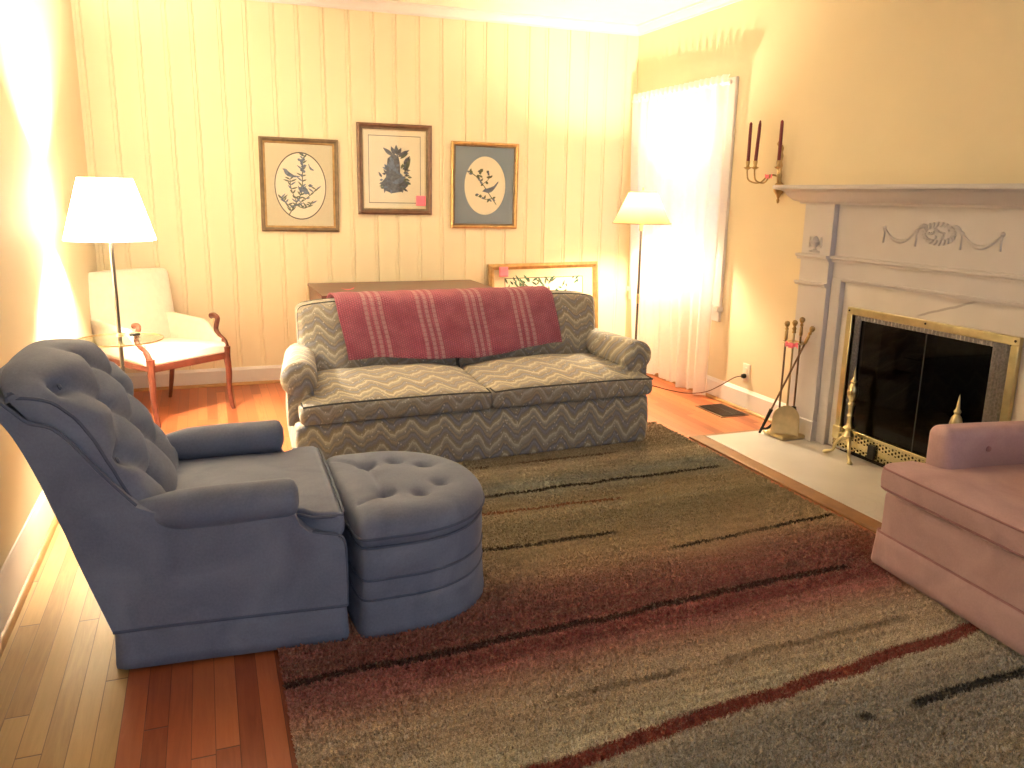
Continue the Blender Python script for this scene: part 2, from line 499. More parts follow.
        if solid:
            md = o.modifiers.new('solid', 'SOLIDIFY'); md.thickness = solid; md.offset = 0
        if bevel:
            md = o.modifiers.new('bevel', 'BEVEL'); md.width = bevel; md.segments = 2; md.limit_method = 'ANGLE'; md.angle_limit = math.radians(40)
        if sub:
            md = o.modifiers.new('sub', 'SUBSURF'); md.levels = sub; md.render_levels = sub
        if kind: o['kind'] = kind
        return o
def struct(name, mb, mat, **kw): return mb.build(name, mat, kind='structure', **kw)
def spline(pts, n=8, closed=False):
    """Catmull-Rom through points"""
    P = [Vector(p) for p in pts]; out = []; N = len(P)
    for i in range(N if closed else N-1):
        g = lambda j: P[j % N] if closed else P[max(0, min(N-1, j))]
        a, b, c, d = g(i-1), g(i), g(i+1), g(i+2)
        for k in range(n):
            t = k/n
            out.append(.5*((2*b)+(c-a)*t+(2*a-5*b+4*c-d)*t*t+(3*b-a-3*c+d)*t**3))
    if not closed: out.append(P[-1])
    return out
def sstep(a, b, x):
    t = max(0., min(1., (x-a)/(b-a))); return t*t*(3-2*t)
def segd(p, a, b):
    ax, ay = a; bx, by = b; px, py = p
    L = (bx-ax)**2+(by-ay)**2; t = max(0, min(1, ((px-ax)*(bx-ax)+(py-ay)*(by-ay))/L)) if L else 0
    return math.hypot(px-ax-t*(bx-ax), py-ay-t*(by-ay))

# ------------------------------------------------------------------ camera
H = 1.36
f, pitch, roll, yaw = 815.457, .228636, .0160528, .357692
fw = Vector((math.sin(yaw)*math.cos(pitch), math.cos(yaw)*math.cos(pitch), -math.sin(pitch)))
r_ = Vector((math.cos(yaw), -math.sin(yaw), 0)); u_ = r_.cross(fw)
rt = math.cos(roll)*r_+math.sin(roll)*u_; up = -math.sin(roll)*r_+math.cos(roll)*u_
cam = bpy.data.objects.new('camera', bpy.data.cameras.new('camera')); COL.objects.link(cam)
cam.data.sensor_width = 36; cam.data.lens = f*36/1024; cam.data.clip_start = .05
mw = Matrix((rt, up, -fw)).transposed().to_4x4(); mw.translation = (0, 0, H)
cam.matrix_world = mw
scene.camera = cam

# ------------------------------------------------------------------ room
YB, XR, XL, ZC, YN = 6.023, 3.259, -.683, 2.64, -2.6
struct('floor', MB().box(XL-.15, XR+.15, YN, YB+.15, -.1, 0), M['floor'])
struct('ceiling', MB().box(XL-.15, XR+.15, YN, YB+.15, ZC, ZC+.1), M['ceiling_paint'])
# back wall: vertical boards with V grooves and a bead beside each
pts = []; x = XL-.15
g0 = .373-.02
xs = [g0+.1655*k for k in range(-8, 20)]
xs = [q+random.uniform(-.008, .008) for q in xs]
prof = [(XL-.15, YB)]
for q in xs:
    if q < XL or q > XR-.02: continue
    prof += [(q-.028, YB), (q-.024, YB+.0035), (q-.020, YB), (q-.006, YB), (q, YB+.008), (q+.006, YB)]
prof += [(XR+.15, YB)]
out = prof+[(XR+.15, YB+.15), (XL-.15, YB+.15)]
struct('wall_back', MB().prism(out, 0, ZC, 'xy'), M['panel_paint'], sharp=10)
def holed(x0, x1, Y0, Y1, Z0, Z1, holes):
    ys = sorted({Y0, Y1, *[h[0] for h in holes], *[h[1] for h in holes]})
    zs = sorted({Z0, Z1, *[h[2] for h in holes], *[h[3] for h in holes]})
    mb = MB()
    for i in range(len(ys)-1):
        for j in range(len(zs)-1):
            cy, cz = (ys[i]+ys[i+1])/2, (zs[j]+zs[j+1])/2
            if any(h[0] < cy < h[1] and h[2] < cz < h[3] for h in holes): continue
            mb.box(x0, x1, ys[i], ys[i+1], zs[j], zs[j+1])
    return mb
WIN = (4.765, 5.86, .64, 2.02)
FB = (2.47, 3.40, .02, .77)
struct('wall_right', holed(XR, XR+.15, YN, YB+.15, 0, ZC, [WIN, FB]), M['wall_paint'])
struct('wall_left', MB().box(XL-.15, XL, YN, YB+.15, 0, ZC), M['wall_paint'])
# cornice
def cornice(p0, p1, inward):
    pr = [(0, 0), (.0, -.065), (.012, -.065), (.016, -.05), (.035, -.03), (.045, -.012), (.055, -.01), (.055, 0)]
    return pr
pr = [(0, 0), (0, -.07), (.012, -.07), (.014, -.056), (.03, -.04), (.04, -.018), (.052, -.014), (.052, 0)]
struct('trim_1', MB().prism([(YB-a, ZC+b) for a, b in pr], XL, XR, 'yz'), M['trim_white'])
struct('trim_2', MB().prism([(XR-a, ZC+b) for a, b in pr], YN, YB, 'xz'), M['trim_white'])
struct('trim_3', MB().prism([(XL+a, ZC+b) for a, b in pr], YN, YB, 'xz'), M['trim_white'])
bp = [(0, 0), (0, .14), (.006, .14), (.012, .125), (.016, .12), (.016, 0)]
struct('baseboard_back', MB().prism([(YB-a, b*.9) for a, b in bp], XL, XR, 'yz'), M['trim_white'])
struct('baseboard_right', MB().prism([(XR-a, b) for a, b in bp], 3.825, YB-.016, 'xz'), M['trim_white'])
struct('baseboard_left', MB().prism([(XL+a, b*1.18) for a, b in bp], YN, YB-.016, 'xz'), M['trim_white'])
def shoe(sx, base): return [(base, 0), (base, .019)]+[(base+sx*.019*math.sin(a), .019*math.cos(a)) for a in (.3, .6, .9, 1.2, 1.5708)]
struct('trim_4', MB().prism([(YB-.016-(q[0]), q[1]) for q in shoe(1, 0)], XL, XR, 'yz'), M['shoe'])
struct('trim_5', MB().prism([(XL+.016+q[0], q[1]) for q in shoe(1, 0)], YN, YB-.03, 'xz'), M['shoe'])
struct('trim_6', MB().prism([(XR-.016-q[0], q[1]) for q in shoe(1, 0)], 3.9, YB-.03, 'xz'), M['shoe'])

# window in the right wall
w = MB()
y0, y1, z0, z1 = WIN
cw = .095; xf = XR-.022
w.box(xf, XR, y0-cw, y0, z0-.02, z1+cw).box(xf, XR, y1, min(y1+cw, YB-.02), z0-.02, z1+cw).box(xf, XR, y0, y1, z1, z1+cw)
w.box(XR-.045, XR+.1, y0-cw-.012, min(y1+cw, YB-.02), z0-.035, z0).box(xf, XR, y0-cw, min(y1+cw, YB-.02), z0-.105, z0-.035)
win = struct('window_1', w, M['trim_white'], bevel=.004)
s_ = MB()
zm = (z0+z1)/2
for (a, b, xx) in ((z0, zm+.02, XR+.04), (zm-.02, z1, XR+.075)):
    s_.box(xx, xx+.032, y0, y0+.045, a, b).box(xx, xx+.032, y1-.045, y1, a, b).box(xx, xx+.032, y0, y1, a, a+.05).box(xx, xx+.032, y0, y1, b-.04, b)
    s_.box(xx+.006, xx+.026, y0+(y1-y0)/3-.009, y0+(y1-y0)/3+.009, a, b).box(xx+.006, xx+.026, y0+(y1-y0)*2/3-.009, y0+(y1-y0)*2/3+.009, a, b)
    s_.box(xx+.006, xx+.026, y0, y1, (a+b)/2-.009, (a+b)/2+.009)
s_.build('sash', M['trim_white'], win)
MB().box(XR+.054, XR+.057, y0+.02, y1-.02, z0+.02, zm).box(XR+.089, XR+.092, y0+.02, y1-.02, zm, z1-.02).build('pane', M['glass'], win)

# sheer curtain on a rod
ct = thing('sheer_curtain', 'floor length white sheer curtain glowing over the window', 'curtain', (3.19, 5.3, 0), pivot=(0, 0, 0))
PIV[ct.name] = Vector((3.19, 5.3, 0)); ct.location = (3.19, 5.3, 0)
def curtain(y_top, y_bot, ztop, zbot, xc, n, amp, ph):
    def fn(u, v):
        z = ztop+(zbot-ztop)*v
        ya = y_top[0]+(y_bot[0]-y_top[0])*v**1.6; yb = y_top[1]+(y_bot[1]-y_top[1])*v**1.6
        uu = u+.012*math.sin(u*19+v*3+ph)
        y = ya+(yb-ya)*uu
        a = amp*(.45+.75*v)
        x = xc+a*math.sin(2*PI*n*uu+ph)+.4*a*math.sin(2*PI*n*.43*uu+1.3+ph+v*1.5)
        if v > .97: z -= .02*math.sin(u*14+ph)*(v-.97)/.03
        return (x, y, max(.012, z))
    return fn
MB().grid(curtain((4.665, 5.35), (4.69, 5.20), 2.085, .012, 3.178, 4.5, .024, .3), 110, 40).build('curtain_panel', M['sheer'], ct, sharp=180)
MB().grid(curtain((5.33, 5.90), (5.20, 5.66), 2.085, .035, 3.176, 4.5, .024, 1.7), 110, 40).build('curtain_panel', M['sheer'], ct, sharp=180)
MB().tube([(3.178, 4.65, 2.075), (3.178, 5.93, 2.075)], .009, 10).build('rod', M['trim_white'], ct)
def ruffle(u, v):
    y = 4.66+1.24*u
    return (3.178+.016*math.sin(u*120)*(1.1-v)-.012*math.sin(PI*v), y, 2.125-.07*v)
MB().grid(ruffle, 240, 4).build('heading_ruffle', M['sheer'], ct, sharp=180)
MB().lathe([(0, -.02), (.014, -.012), (.02, 0), (.014, .012), (0, .02)], 12, xf=Matrix.Translation((3.178, 4.65, 2.075))).build('finial', M['trim_white'], ct)

# ------------------------------------------------------------------ fireplace
fp = thing('fireplace', 'white painted mantelpiece with garland ornament and marble surround', 'fireplace', (3.2, 2.92, 0))
PIV[fp.name] = Vector((3.2, 2.92, 0))
Yc = 2.92
sh = MB()
prf = [(XR, 1.432), (2.985, 1.432), (2.982, 1.424), (2.985, 1.412), (3.01, 1.408), (3.03, 1.405), (3.05, 1.395), (3.068, 1.375), (3.10, 1.352), (3.135, 1.345), (3.14, 1.334), (XR, 1.334)]
# shelf with returns: stepped boxes follow the same profile on the ends
def shelf_ring(x, z):
    e = (3.19-x)*.55
    return (x, Yc-.895-e*.6, Yc+.895+e*.6, z)
rings = [shelf_ring(x, z) for x, z in prf[1:-1]]
V = []; F = []
for x, a, b, z in rings: V += [(XR, a, z), (x, a, z), (x, b, z), (XR, b, z)]
for i in range(len(rings)-1):
    for j in range(3): F.append((i*4+j, i*4+j+1, (i+1)*4+j+1, (i+1)*4+j))
F += [(0, 3, 2, 1), tuple(len(V)-4+j for j in range(4))]
sh.add(V, F); sh.build('mantel_shelf', M['mantel_white'], fp, sharp=30)
fr = MB()
fr.box(3.196, XR, Yc-.68, Yc+.68, .928, 1.345)
fr.build('frieze', M['mantel_white'], fp)
for sg in (1, -1):
    p = MB()
    a, b = sorted((Yc+sg*.665, Yc+sg*.895))
    p.box(3.165, XR, a, b, 0, 1.345)
    p.box(3.155, XR, a-.008, b+.008, 0, .13)
    p.build('pilaster', M['mantel_white'], fp, bevel=.003)
    q = MB()
    a2, b2 = sorted((Yc+sg*.58, Yc+sg*.665))
    q.box(3.192, XR, a2+.02 if sg > 0 else a2, b2 if sg > 0 else b2-.02, 0, .948)
    q.box(3.182, XR, *sorted((Yc+sg*.58, Yc+sg*.602)), 0, .948)
    q.build('inner_moulding', M['mantel_white'], fp, bevel=.004)
    # urn ornament on the pilaster
    u = MB(); yc = Yc+sg*.785
    X0 = 3.163
    u.tube(spline([(X0, yc-.045, 1.10), (X0, yc-.046, 1.135), (X0, yc-.043, 1.155)], 4), .006, 8)
    u.tube(spline([(X0, yc+.045, 1.10), (X0, yc+.046, 1.135), (X0, yc+.043, 1.155)], 4), .006, 8)
    u.lathe([(0, 0), (.016, .002), (.007, .012), (.012, .02), (.03, .035), (.034, .048), (.024, .056), (.02, .066), (.008, .074), (0, .08)], 14, (X0+.004, yc, 1.085))
    u.tube(spline([(X0, yc-.044, 1.15), (X0, yc-.025, 1.128), (X0, yc, 1.14), (X0, yc+.025, 1.128), (X0, yc+.044, 1.15)], 5), .005, 8)
    for k in range(7): u.rbox(X0-.003, X0+.003, yc-.04+k*.0125, yc-.033+k*.0125, 1.072, 1.082, .002, 1, k=1)
    u.build('urn_ornament', M['ornament_white'], fp)
def mould(z0, z1, pr, ya, yb, xb):
    q = [(xb, z0), (xb-pr*.5, z0), (xb-pr*.6, z0+(z1-z0)*.35), (xb-pr, z0+(z1-z0)*.6), (xb-pr, z1), (xb, z1)]
    return MB().prism(q, ya, yb, 'xz')
mould(1.03, 1.062, .03, Yc-.665, Yc+.665, 3.196).build('moulding', M['mantel_white'], fp)
for sg in (1, -1):
    a, b = sorted((Yc+sg*.66, Yc+sg*.91))
    mould(1.03, 1.062, .028, a, b, 3.165).build('moulding', M['mantel_white'], fp)
    mould(.885, .908, .022, a, b, 3.165).build('moulding', M['mantel_white'], fp)
mould(.928, .95, .014, Yc-.602, Yc+.602, 3.196).build('moulding', M['mantel_white'], fp)
ms = MB()
ms.box(3.212, XR, Yc-.58, Yc+.58, .775, .93).box(3.212, XR, Yc+.45, Yc+.58, .02, .775).box(3.212, XR, Yc-.58, Yc-.45, .02, .775)
ms.build('marble_surround', M['marble'], fp)
# garland ornament
g = MB(); X0 = 3.194
def swag(ya, yb, za, zb, drop):
    P = []
    for k in range(13):
        t = k/12; P.append((X0, ya+(yb-ya)*t, za+(zb-za)*t-drop*(1-(2*t-1)**2)))
    R = [.004+.006*math.sin(PI*k/12) for k in range(13)]
    g.tube(P, R, 8)
for sg in (1, -1):
    swag(Yc+sg*.325, Yc+sg*.135, 1.222, 1.215, .055)
    for yk, zz in ((.33, 1.225), (.128, 1.218)):
        y = Yc+sg*yk
        g.lathe([(0, -.012), (.010, -.007), (.013, 0), (.010, .007), (0, .012)], 10, (X0+.002, y, zz))
        g.tube([(X0, y, zz), (X0, y-.002*sg, zz-.035), (X0, y+.002, zz-.072)], [.004, .005, .007], 6)
    swag(Yc+sg*.125, Yc+sg*.07, 1.222, 1.245, -.01)
for k in range(22):      # wreath of leaves
    a = 2*PI*k/22
    y, z = Yc+.085*math.cos(a), 1.212+.042*math.sin(a)
    R = Matrix.Translation((X0, y, z)) @ Matrix.Rotation(a+.6, 4, 'X')
    g.rbox(-.005, .005, -.014, .014, -.006, .006, .005, 1, k=2, xf=R)
random.seed(3)
for k in range(16):
    y, z = Yc+random.uniform(-.055, .055), 1.212+random.uniform(-.022, .022)
    g.lathe([(0, -.007), (.006, -.003), (.007, 0), (.006, .003), (0, .007)], 7, (X0, y, z))
g.build('garland_ornament', M['ornament_white'], fp)
# firebox behind the glass
fb = MB()
a, b, c, d = FB
fb.box(XR, XR+.62, a-.06, a, -.0, d+.06).box(XR, XR+.62, b, b+.06, 0, d+.06).box(XR+.56, XR+.62, a, b, 0, d+.06).box(XR, XR+.62, a, b, d, d+.06).box(XR-.05, XR+.62, a, b, 0, .02)
fb.build('firebox', M['brick'], fp)

# hearth slab with its wood edge
he = thing('hearth', 'low white marble hearth slab with wooden edge before the fireplace', 'hearth', (2.9, 2.92, 0))
PIV[he.name] = Vector((2.9, 2.92, 0))
MB().box(2.642, 3.205, Yc-.905, Yc+.93, 0, .016).build('slab', M['marble'], he, bevel=.002)
MB().box(2.55, 2.642, Yc-.94, Yc+.965, 0, .014).box(2.642, 3.15, Yc+.93, Yc+.965, 0, .014).box(2.642, 3.2, Yc-.94, Yc-.905, 0, .014).build('wood_edge', M['hearth_wood'], he, bevel=.004)

# brass framed glass doors
fs = thing('fireplace_doors', 'brass framed glass fireplace doors with pierced lower grille', 'fireplace doors', (3.17, 2.92, .016))
PIV[fs.name] = Vector((3.17, 2.92, .016))
Ya, Yb_, z0, z1 = Yc-.49, Yc+.515, .042, .805
xa, xb = 3.186, 3.212
fw_ = .038
MB().box(xa, xb, Ya, Yb_, z1-fw_, z1).box(xa, xb, Ya, Ya+fw_, .15, z1-fw_).box(xa, xb, Yb_-fw_, Yb_, .15, z1-fw_).build('brass_frame', M['brass'], fs, bevel=.004)
MB().box(xa-.004, xb, Ya, Yb_, z0, .155).build('lower_grille', M['grille'], fs, bevel=.003)
MB().box(xa-.02, xa-.004, Yc+.20, Yc+.245, .045, .12).build('damper_knob', M['black'], fs, bevel=.004)
MB().box(3.205, 3.209, Ya+fw_, Yc-.003, .155, z1-fw_).build('glass_door', M['smoked_glass'], fs)
MB().box(3.205, 3.209, Yc+.003, Yb_-fw_, .155, z1-fw_).build('glass_door', M['smoked_glass'], fs)
MB().box(3.203, 3.209, Yc-.003, Yc+.003, .155, z1-fw_).build('door_stile', M['black'], fs)
for (y0_, y1_) in ((Yb_-.098, Yb_-.060), (Ya+.045, Ya+.125)):
    def fold(u, v, a=y0_, b=y1_): return (3.196+.006*math.sin(u*2*PI*5), a+(b-a)*u, .16+.6*v)
    MB().grid(fold, 60, 2).build('spark_curtain', M['mesh_curtain'], fs, sharp=180)
def fold2(u, v): return (3.198+.003*math.sin(u*2*PI*40), Ya+.05+(Yb_-Ya-.1)*u, .766-.022*v)
MB().grid(fold2, 300, 1).build('valance', M['mesh_curtain'], fs, sharp=180)
for k, (y, z) in enumerate(((Yb_-.018, z1-.018), (Ya+.018, z1-.018), (Yc, z1-.014))):
    MB().lathe([(0, 0), (.006, 0), (.005, .003), (0, .004)], 8, xf=Matrix.Translation((xa, y, z)) @ Matrix.Rotation(-PI/2, 4, 'Y')).build('screw', M['black'], fs)

random.seed(11)
for k, (y0_, y1_, x, z, r, lab) in enumerate(((2.62, 3.22, 3.485, .13, .05, 'charred log lying lowest at the front of the firebox'), (2.66, 3.16, 3.63, .133, .053, 'charred log lying behind in the firebox'), (2.75, 3.12, 3.555, .225, .046, 'charred log lying on top of the two others in the firebox'))):
    P = [(x+random.uniform(-.012, .012)+(.05*(t-.5) if k == 2 else 0), y0_+(y1_-y0_)*t, z+random.uniform(-.006, .006)) for t in [i/7 for i in range(8)]]
    mb = MB().tube(P, [r*random.uniform(.9, 1.08) for _ in P], 12)
    tag(mb.build('fire_log', M['log'], off=(x, (y0_+y1_)/2, z)), lab, 'log', 'logs in the firebox')
gr = MB()
for k in range(5):
    y = 2.66+k*.13
    gr.box(3.43, 3.70, y-.006, y+.006, .055, .067)
gr.box(3.43, 3.445, 2.6, 3.24, .055, .067).box(3.685, 3.7, 2.6, 3.24, .055, .067)
for y in (2.63, 3.2):
    for x in (3.437, 3.692): gr.box(x-.006, x+.006, y-.006, y+.006, .02, .06)
tag(gr.build('fire_grate', M['black'], off=(3.56, 2.92, .02)), 'black iron grate under the logs inside the firebox', 'grate')

# andirons
def andiron(x, y, label):
    t = thing('andiron', label, 'andiron', (x, y, .017), group='andirons before the fireplace')
    c = MB().lathe([(0, .085), (.024, .09), (.03, .105), (.02, .12), (.015, .13), (.027, .143), (.015, .156), (.012, .17), (.011, .19), (.017, .2), (.011, .21), (.012, .24), (.019, .254), (.012, .266), (.022, .29), (.026, .31), (.02, .335), (.010, .35), (.015, .36), (.008, .372), (.006, .39), (.004, .41), (0, .43)], 20, xf=Matrix.Diagonal((1.1, 1.1, 1.16, 1)))
    c.build('column', M['brass'], t)
    for a in (PI*.63, PI*1.32):
        dx, dy = math.cos(a), math.sin(a)
        P = spline([(0, 0, .105), (dx*.035, dy*.035, .1), (dx*.065, dy*.065, .06), (dx*.075, dy*.075, .025), (dx*.115, dy*.115, .008)], 5)
        n = len(P)
        MB().tube(P, [.014-.006*math.sin(PI*.5*i/(n-1)) if i < n-3 else .011 for i in range(n)], 9).lathe([(0, 0), (.012, 0), (.015, .006), (.01, .014), (0, .017)], 10, (dx*.115, dy*.115, 0)).build('leg', M['brass'], t)
    MB().tube([(0, 0, .11), (.015, .03, .115), (.018, .075, .115), (.018, .105, .135), (.018, .105, .20)], [.008, .008, .007, .006, .004], 8).build('log_bar', M['brass'], t)
    MB().rbox(.006, .026, .075, .13, .075, .15, .009, 2, k=3).build('side_scroll', M['brass'], t)
andiron(3.135, 3.275, 'left brass andiron with slender finial standing clear before the grille')
andiron(3.135, 2.635, 'right brass andiron half hidden behind the pink chair')

# fire tools
bx, by = 3.085, 3.715
ts = thing('fire_tool_stand', 'pale brass stand on the hearth corner holding fireplace tools', 'fire tool stand', (bx, by, .017))
zb = 0.0
MB().rbox(-.085, .085, -.09, .09, 0, .022, .008, 2, k=2).build('base', M['pale_brass'], ts)
MB().tube([(0, 0, .02), (0, 0, .60)], .006, 8).build('pole', M['pale_brass'], ts)
MB().lathe([(0, 0), (.012, .004), (.009, .02), (.013, .03), (.006, .04), (.012, .05), (.016, .062), (.012, .074), (0, .08)], 14, (0, 0, .60)).build('handle', M['old_brass'], ts)
MB().tube([(.05*math.cos(a), .065*math.sin(a), .55) for a in [2*PI*k/20 for k in range(20)]], .005, 6, closed=True).tube([(0, -.065, .55), (0, .065, .55)], .005, 6).build('hook_ring', M['pale_brass'], ts)
def knob(mb, o): return mb.lathe([(.005, 0), (.009, .01), (.009, .05), (.006, .058), (.011, .066), (.006, .075), (.013, .085), (.016, .097), (.012, .108), (0, .113)], 12, o)
def tool(name, lab, cat, x, y, ztop, zbot, tilt):
    t = thing(name, lab, cat, (x, y, .04), group='fireplace tools')
    t.rotation_euler = tilt
    return t
t = tool('fireplace_shovel', 'fireplace shovel hung on the stand with rounded pale brass pan', 'shovel', bx-.065, by-.015, 0, 0, (0, .03, 0))
MB().tube([(0, 0, .15), (.0, 0, .54)], .0055, 8).build('shaft', M['steel'], t)
knob(MB(), (0, 0, .54)).build('handle', M['old_brass'], t)
pan = []
for k in range(15):
    a = PI*k/14; pan.append((.068*math.cos(a), .095+.068*math.sin(a)))
pan = [(.072, -.012)]+pan+[(-.072, -.012)]
pan = [(p[0]-.04, p[1]) for p in pan]
mb = MB().prism([(p[0], p[1]) for p in pan], -.004, .004, 'yz')
mb.tube([(0, p[0], p[1]) for p in pan], .006, 6)
mb.build('pan', M['pale_brass'], t)
t.rotation_euler = (0, .05, .87)
t = tool('fireplace_brush', 'fireplace brush with black bristles at the back of the stand', 'brush', bx+.04, by-.01, 0, 0, (0, 0, 0))
MB().tube([(0, 0, .15), (.0, 0, .56)], .0055, 8).build('shaft', M['steel'], t)
knob(MB(), (0, 0, .56)).build('handle', M['old_brass'], t)
MB().lathe([(0, .03), (.026, .03), (.022, .10), (.014, .15), (0, .155)], 14).build('bristles', M['black'], t)
t = thing('fireplace_poker', 'black tipped fireplace poker leaning diagonally across the tool stand', 'poker', (2.975, 3.80, .02), group='fireplace tools')
a_ = Vector((0, 0, 0)); b_ = Vector((3.115, 3.645, .585))-Vector((2.975, 3.80, .02))
d_ = b_.normalized(); Rq = d_.to_track_quat('Z', 'Y').to_matrix().to_4x4(); Lg = b_.length
MB().tube([a_+d_*.15, b_], .0055, 8).build('shaft', M['steel'], t)
MB().tube([a_, a_+d_*.16], [.007, .011], 8).tube(spline([a_+d_*.03, a_+d_*.035+Vector((.02, -.02, .0)), a_+d_*.08+Vector((.035, -.04, 0))], 4), [.008]*8+[.004], 8).build('hook_tip', M['black'], t)
kb = MB().lathe([(.005, 0), (.009, .01), (.009, .05), (.006, .058), (.011, .066), (.006, .075), (.013, .085), (.016, .097), (.012, .108), (0, .113)], 12, xf=Matrix.Translation(b_-d_*.02) @ Rq)
kb.build('handle', M['old_brass'], t)
def bow(name, loc, lab, s=1., rz=0.):
    o = MB()
    o.grid(lambda u, v: (-.004+.006*math.sin(u*6), (u-.5)*.075*s, (v-.5)*.026*s*(.5+abs(u-.5)*1.5)+.006*s*math.sin(u*9)), 12, 3)
    o.grid(lambda u, v: (-.010-.003*math.cos(u*5), (u-.5)*.03*s, (v-.5)*.03*s), 4, 3)
    ob = o.build(name, M['pink_paper'], solid=.0012)
    ob.location = loc; ob.rotation_euler = (0, 0, rz)
    return tag(ob, lab, 'tag', 'pink paper tags')
bow('paper_tag', (bx-.06, by-.065, .565), 'pink paper tag tied on the fireplace tools', 1., .4)

# floor register, outlet and cord
rg = thing('floor_register', 'grey metal floor vent set in the boards beside the hearth', 'vent', (3.1, 4.36, 0))
MB().box(-.105, .105, -.155, .155, 0, .004).build('frame', M['steel'], rg, bevel=.002)
mb = MB()
for k in range(22): mb.box(-.085, .085, -.135+k*.0126, -.130+k*.0126, .004, .009)
mb.box(-.002, .002, -.138, .138, .004, .010)
mb.build('grille', M['chrome'], rg)
MB().box(-.086, .086, -.137, .137, .0035, .0045).build('duct', M['black'], rg)
ot = thing('wall_outlet', 'pale outlet plate low on the right wall', 'outlet', (XR, 4.345, .25))
MB().rbox(-.007, 0, -.036, .036, -.058, .058, .004, 2, k=2).build('plate', M['outlet'], ot)
for zz in (.02, -.02): MB().lathe([(0, 0), (.016, 0), (.015, .003), (0, .003)], 16, xf=Matrix.Translation((-.007, 0, zz)) @ Matrix.Rotation(-PI/2, 4, 'Y')).build('socket', M['outlet'], ot)
pc = thing('power_cord', 'brown power cord plugged into the outlet beside the curtain', 'cord', (XR-.03, 4.345, .228))
PIV[pc.name] = Vector((XR-.03, 4.345, .228))
MB().lathe([(0, 0), (.016, 0), (.017, .012), (.012, .024), (0, .027)], 12, xf=Matrix.Translation((XR-.011, 4.345, .228)) @ Matrix.Rotation(-PI/2, 4, 'Y')).build('plug', M['black_plastic'], pc)
MB().tube(spline([(XR-.035, 4.345, .228), (3.2, 4.39, .21), (3.16, 4.48, .14), (3.13, 4.6, .07), (3.10, 4.78, .02), (3.05, 4.95, .008), (3.02, 5.08, .006), (2.96, 5.2, .012)], 8), .0035, 6).build('wire', M['mahogany'], pc)

# ------------------------------------------------------------------ sconce and candles
sc = thing('wall_sconce', 'brass three armed candle sconce on the wall left of the mantel', 'sconce', (XR, 4.15, 1.475))
sx = -.025
MB().lathe([(0, -.145), (.006, -.14), (.01, -.125), (.006, -.115), (.012, -.1), (.03, -.075), (.034, -.055), (.026, -.032), (.012, -.018), (.01, 0), (.013, .02), (.008, .05), (.012, .075), (.007, .1), (.011, .13), (.006, .155), (.010, .175), (.004, .19), (0, .195)], 18, (sx, 0, 0)).build('backplate', M['old_brass'], sc)
MB().tube(spline([(sx, 0, .16), (sx-.01, .018, .185), (sx-.012, .03, .2), (sx-.01, .018, .213), (sx, .006, .20)], 5), .004, 7).build('finial_scroll', M['old_brass'], sc)
cands = [(-.15, .15, 'left'), (-.15, .078, 'middle'), (-.085, -.055, 'right')]
cz = .075
labs = ['burgundy taper candle in the leftmost sconce cup', 'burgundy taper candle in the middle sconce cup, tip pointed', 'burgundy taper candle in the rightmost sconce cup near the mantel']
for (cx, cy, nm), lb in zip(cands, labs):
    P = spline([(sx, 0, .01), (sx+(cx-sx)*.35, cy*.3, .02), (sx+(cx-sx)*.6, cy*.6, -.025), (sx+(cx-sx)*.92, cy*.93, -.012), (cx, cy, .03), (cx, cy, .062)], 6)
    MB().tube(P, .0045, 8).build('arm', M['old_brass'], sc)
    MB().lathe([(0, .05), (.006, .052), (.02, .06), (.024, .066), (.012, .066), (.009, .075), (.012, .088), (.013, .1), (0.011, .102), (.0105, .085), (0, .083)], 16, (cx, cy, 0)).build('candle_cup', M['old_brass'], sc)
    c = MB().lathe([(0, 0), (.0105, 0), (.0105, .05), (.0098, .2), (.009, .235 if nm != 'middle' else .225), (.004, .242 if nm != 'middle' else .248), (0, .244 if nm != 'middle' else .25)], 14)
    o = c.build('taper_candle', M['candle']); o.location = (XR+cx, 4.15+cy, 1.475+.084)
    if nm == 'middle': o.rotation_euler = (0, .05, 0)
    tag(o, lb, 'candle', 'candles in the wall sconce')
bow('paper_tag', (XR-.075, 4.185, 1.485), 'pink paper tag tied on the brass wall sconce', .85)

# ------------------------------------------------------------------ pictures on the back wall
def leaf(mb, x, z, a, L, w, y, mi):
    n = 6; top = []; bot = []
    for k in range(n+1):
        t = k/n; h = w*math.sin(PI*t**.8)
        top.append((t*L, h)); bot.append((t*L, -h))
    pts = top+bot[::-1][1:-1]
    c, s = math.cos(a), math.sin(a)
    mb.add([(x+p*c-q*s, y, z+p*s+q*c) for p, q in pts], [tuple(range(len(pts)))[::-1]], mi)
def stem(mb, P, w, y, mi):
    P = spline([(p[0], 0, p[1]) for p in P], 6); V = []; F = []
    for i, p in enumerate(P):
        d = (P[min(i+1, len(P)-1)]-P[max(i-1, 0)]).normalized()
        V += [(p.x-d.z*w, y, p.z+d.x*w), (p.x+d.z*w, y, p.z-d.x*w)]
    for i in range(len(P)-1): F.append((2*i, 2*i+1, 2*i+3, 2*i+2))
    mb.add(V, F, mi); return P
def bird(mb, x, z, s, flip, a, y, mi):
    out = [(-.5, .06), (-.40, .13), (-.28, .17), (-.12, .12), (.1, .10), (.3, .10), (.62, .24), (.66, .20), (.42, .02), (.2, -.1), (0, -.16), (-.2, -.13), (-.34, -.02), (-.42, .04)]
    c, sn = math.cos(a), math.sin(a)
    v = []
    for p, q in out:
        p *= flip*s; q *= s
        v.append((x+p*c-q*sn, y, z+p*sn+q*c))
    f = tuple(range(len(v)))
    mb.add(v, [f if flip < 0 else f[::-1]], mi)
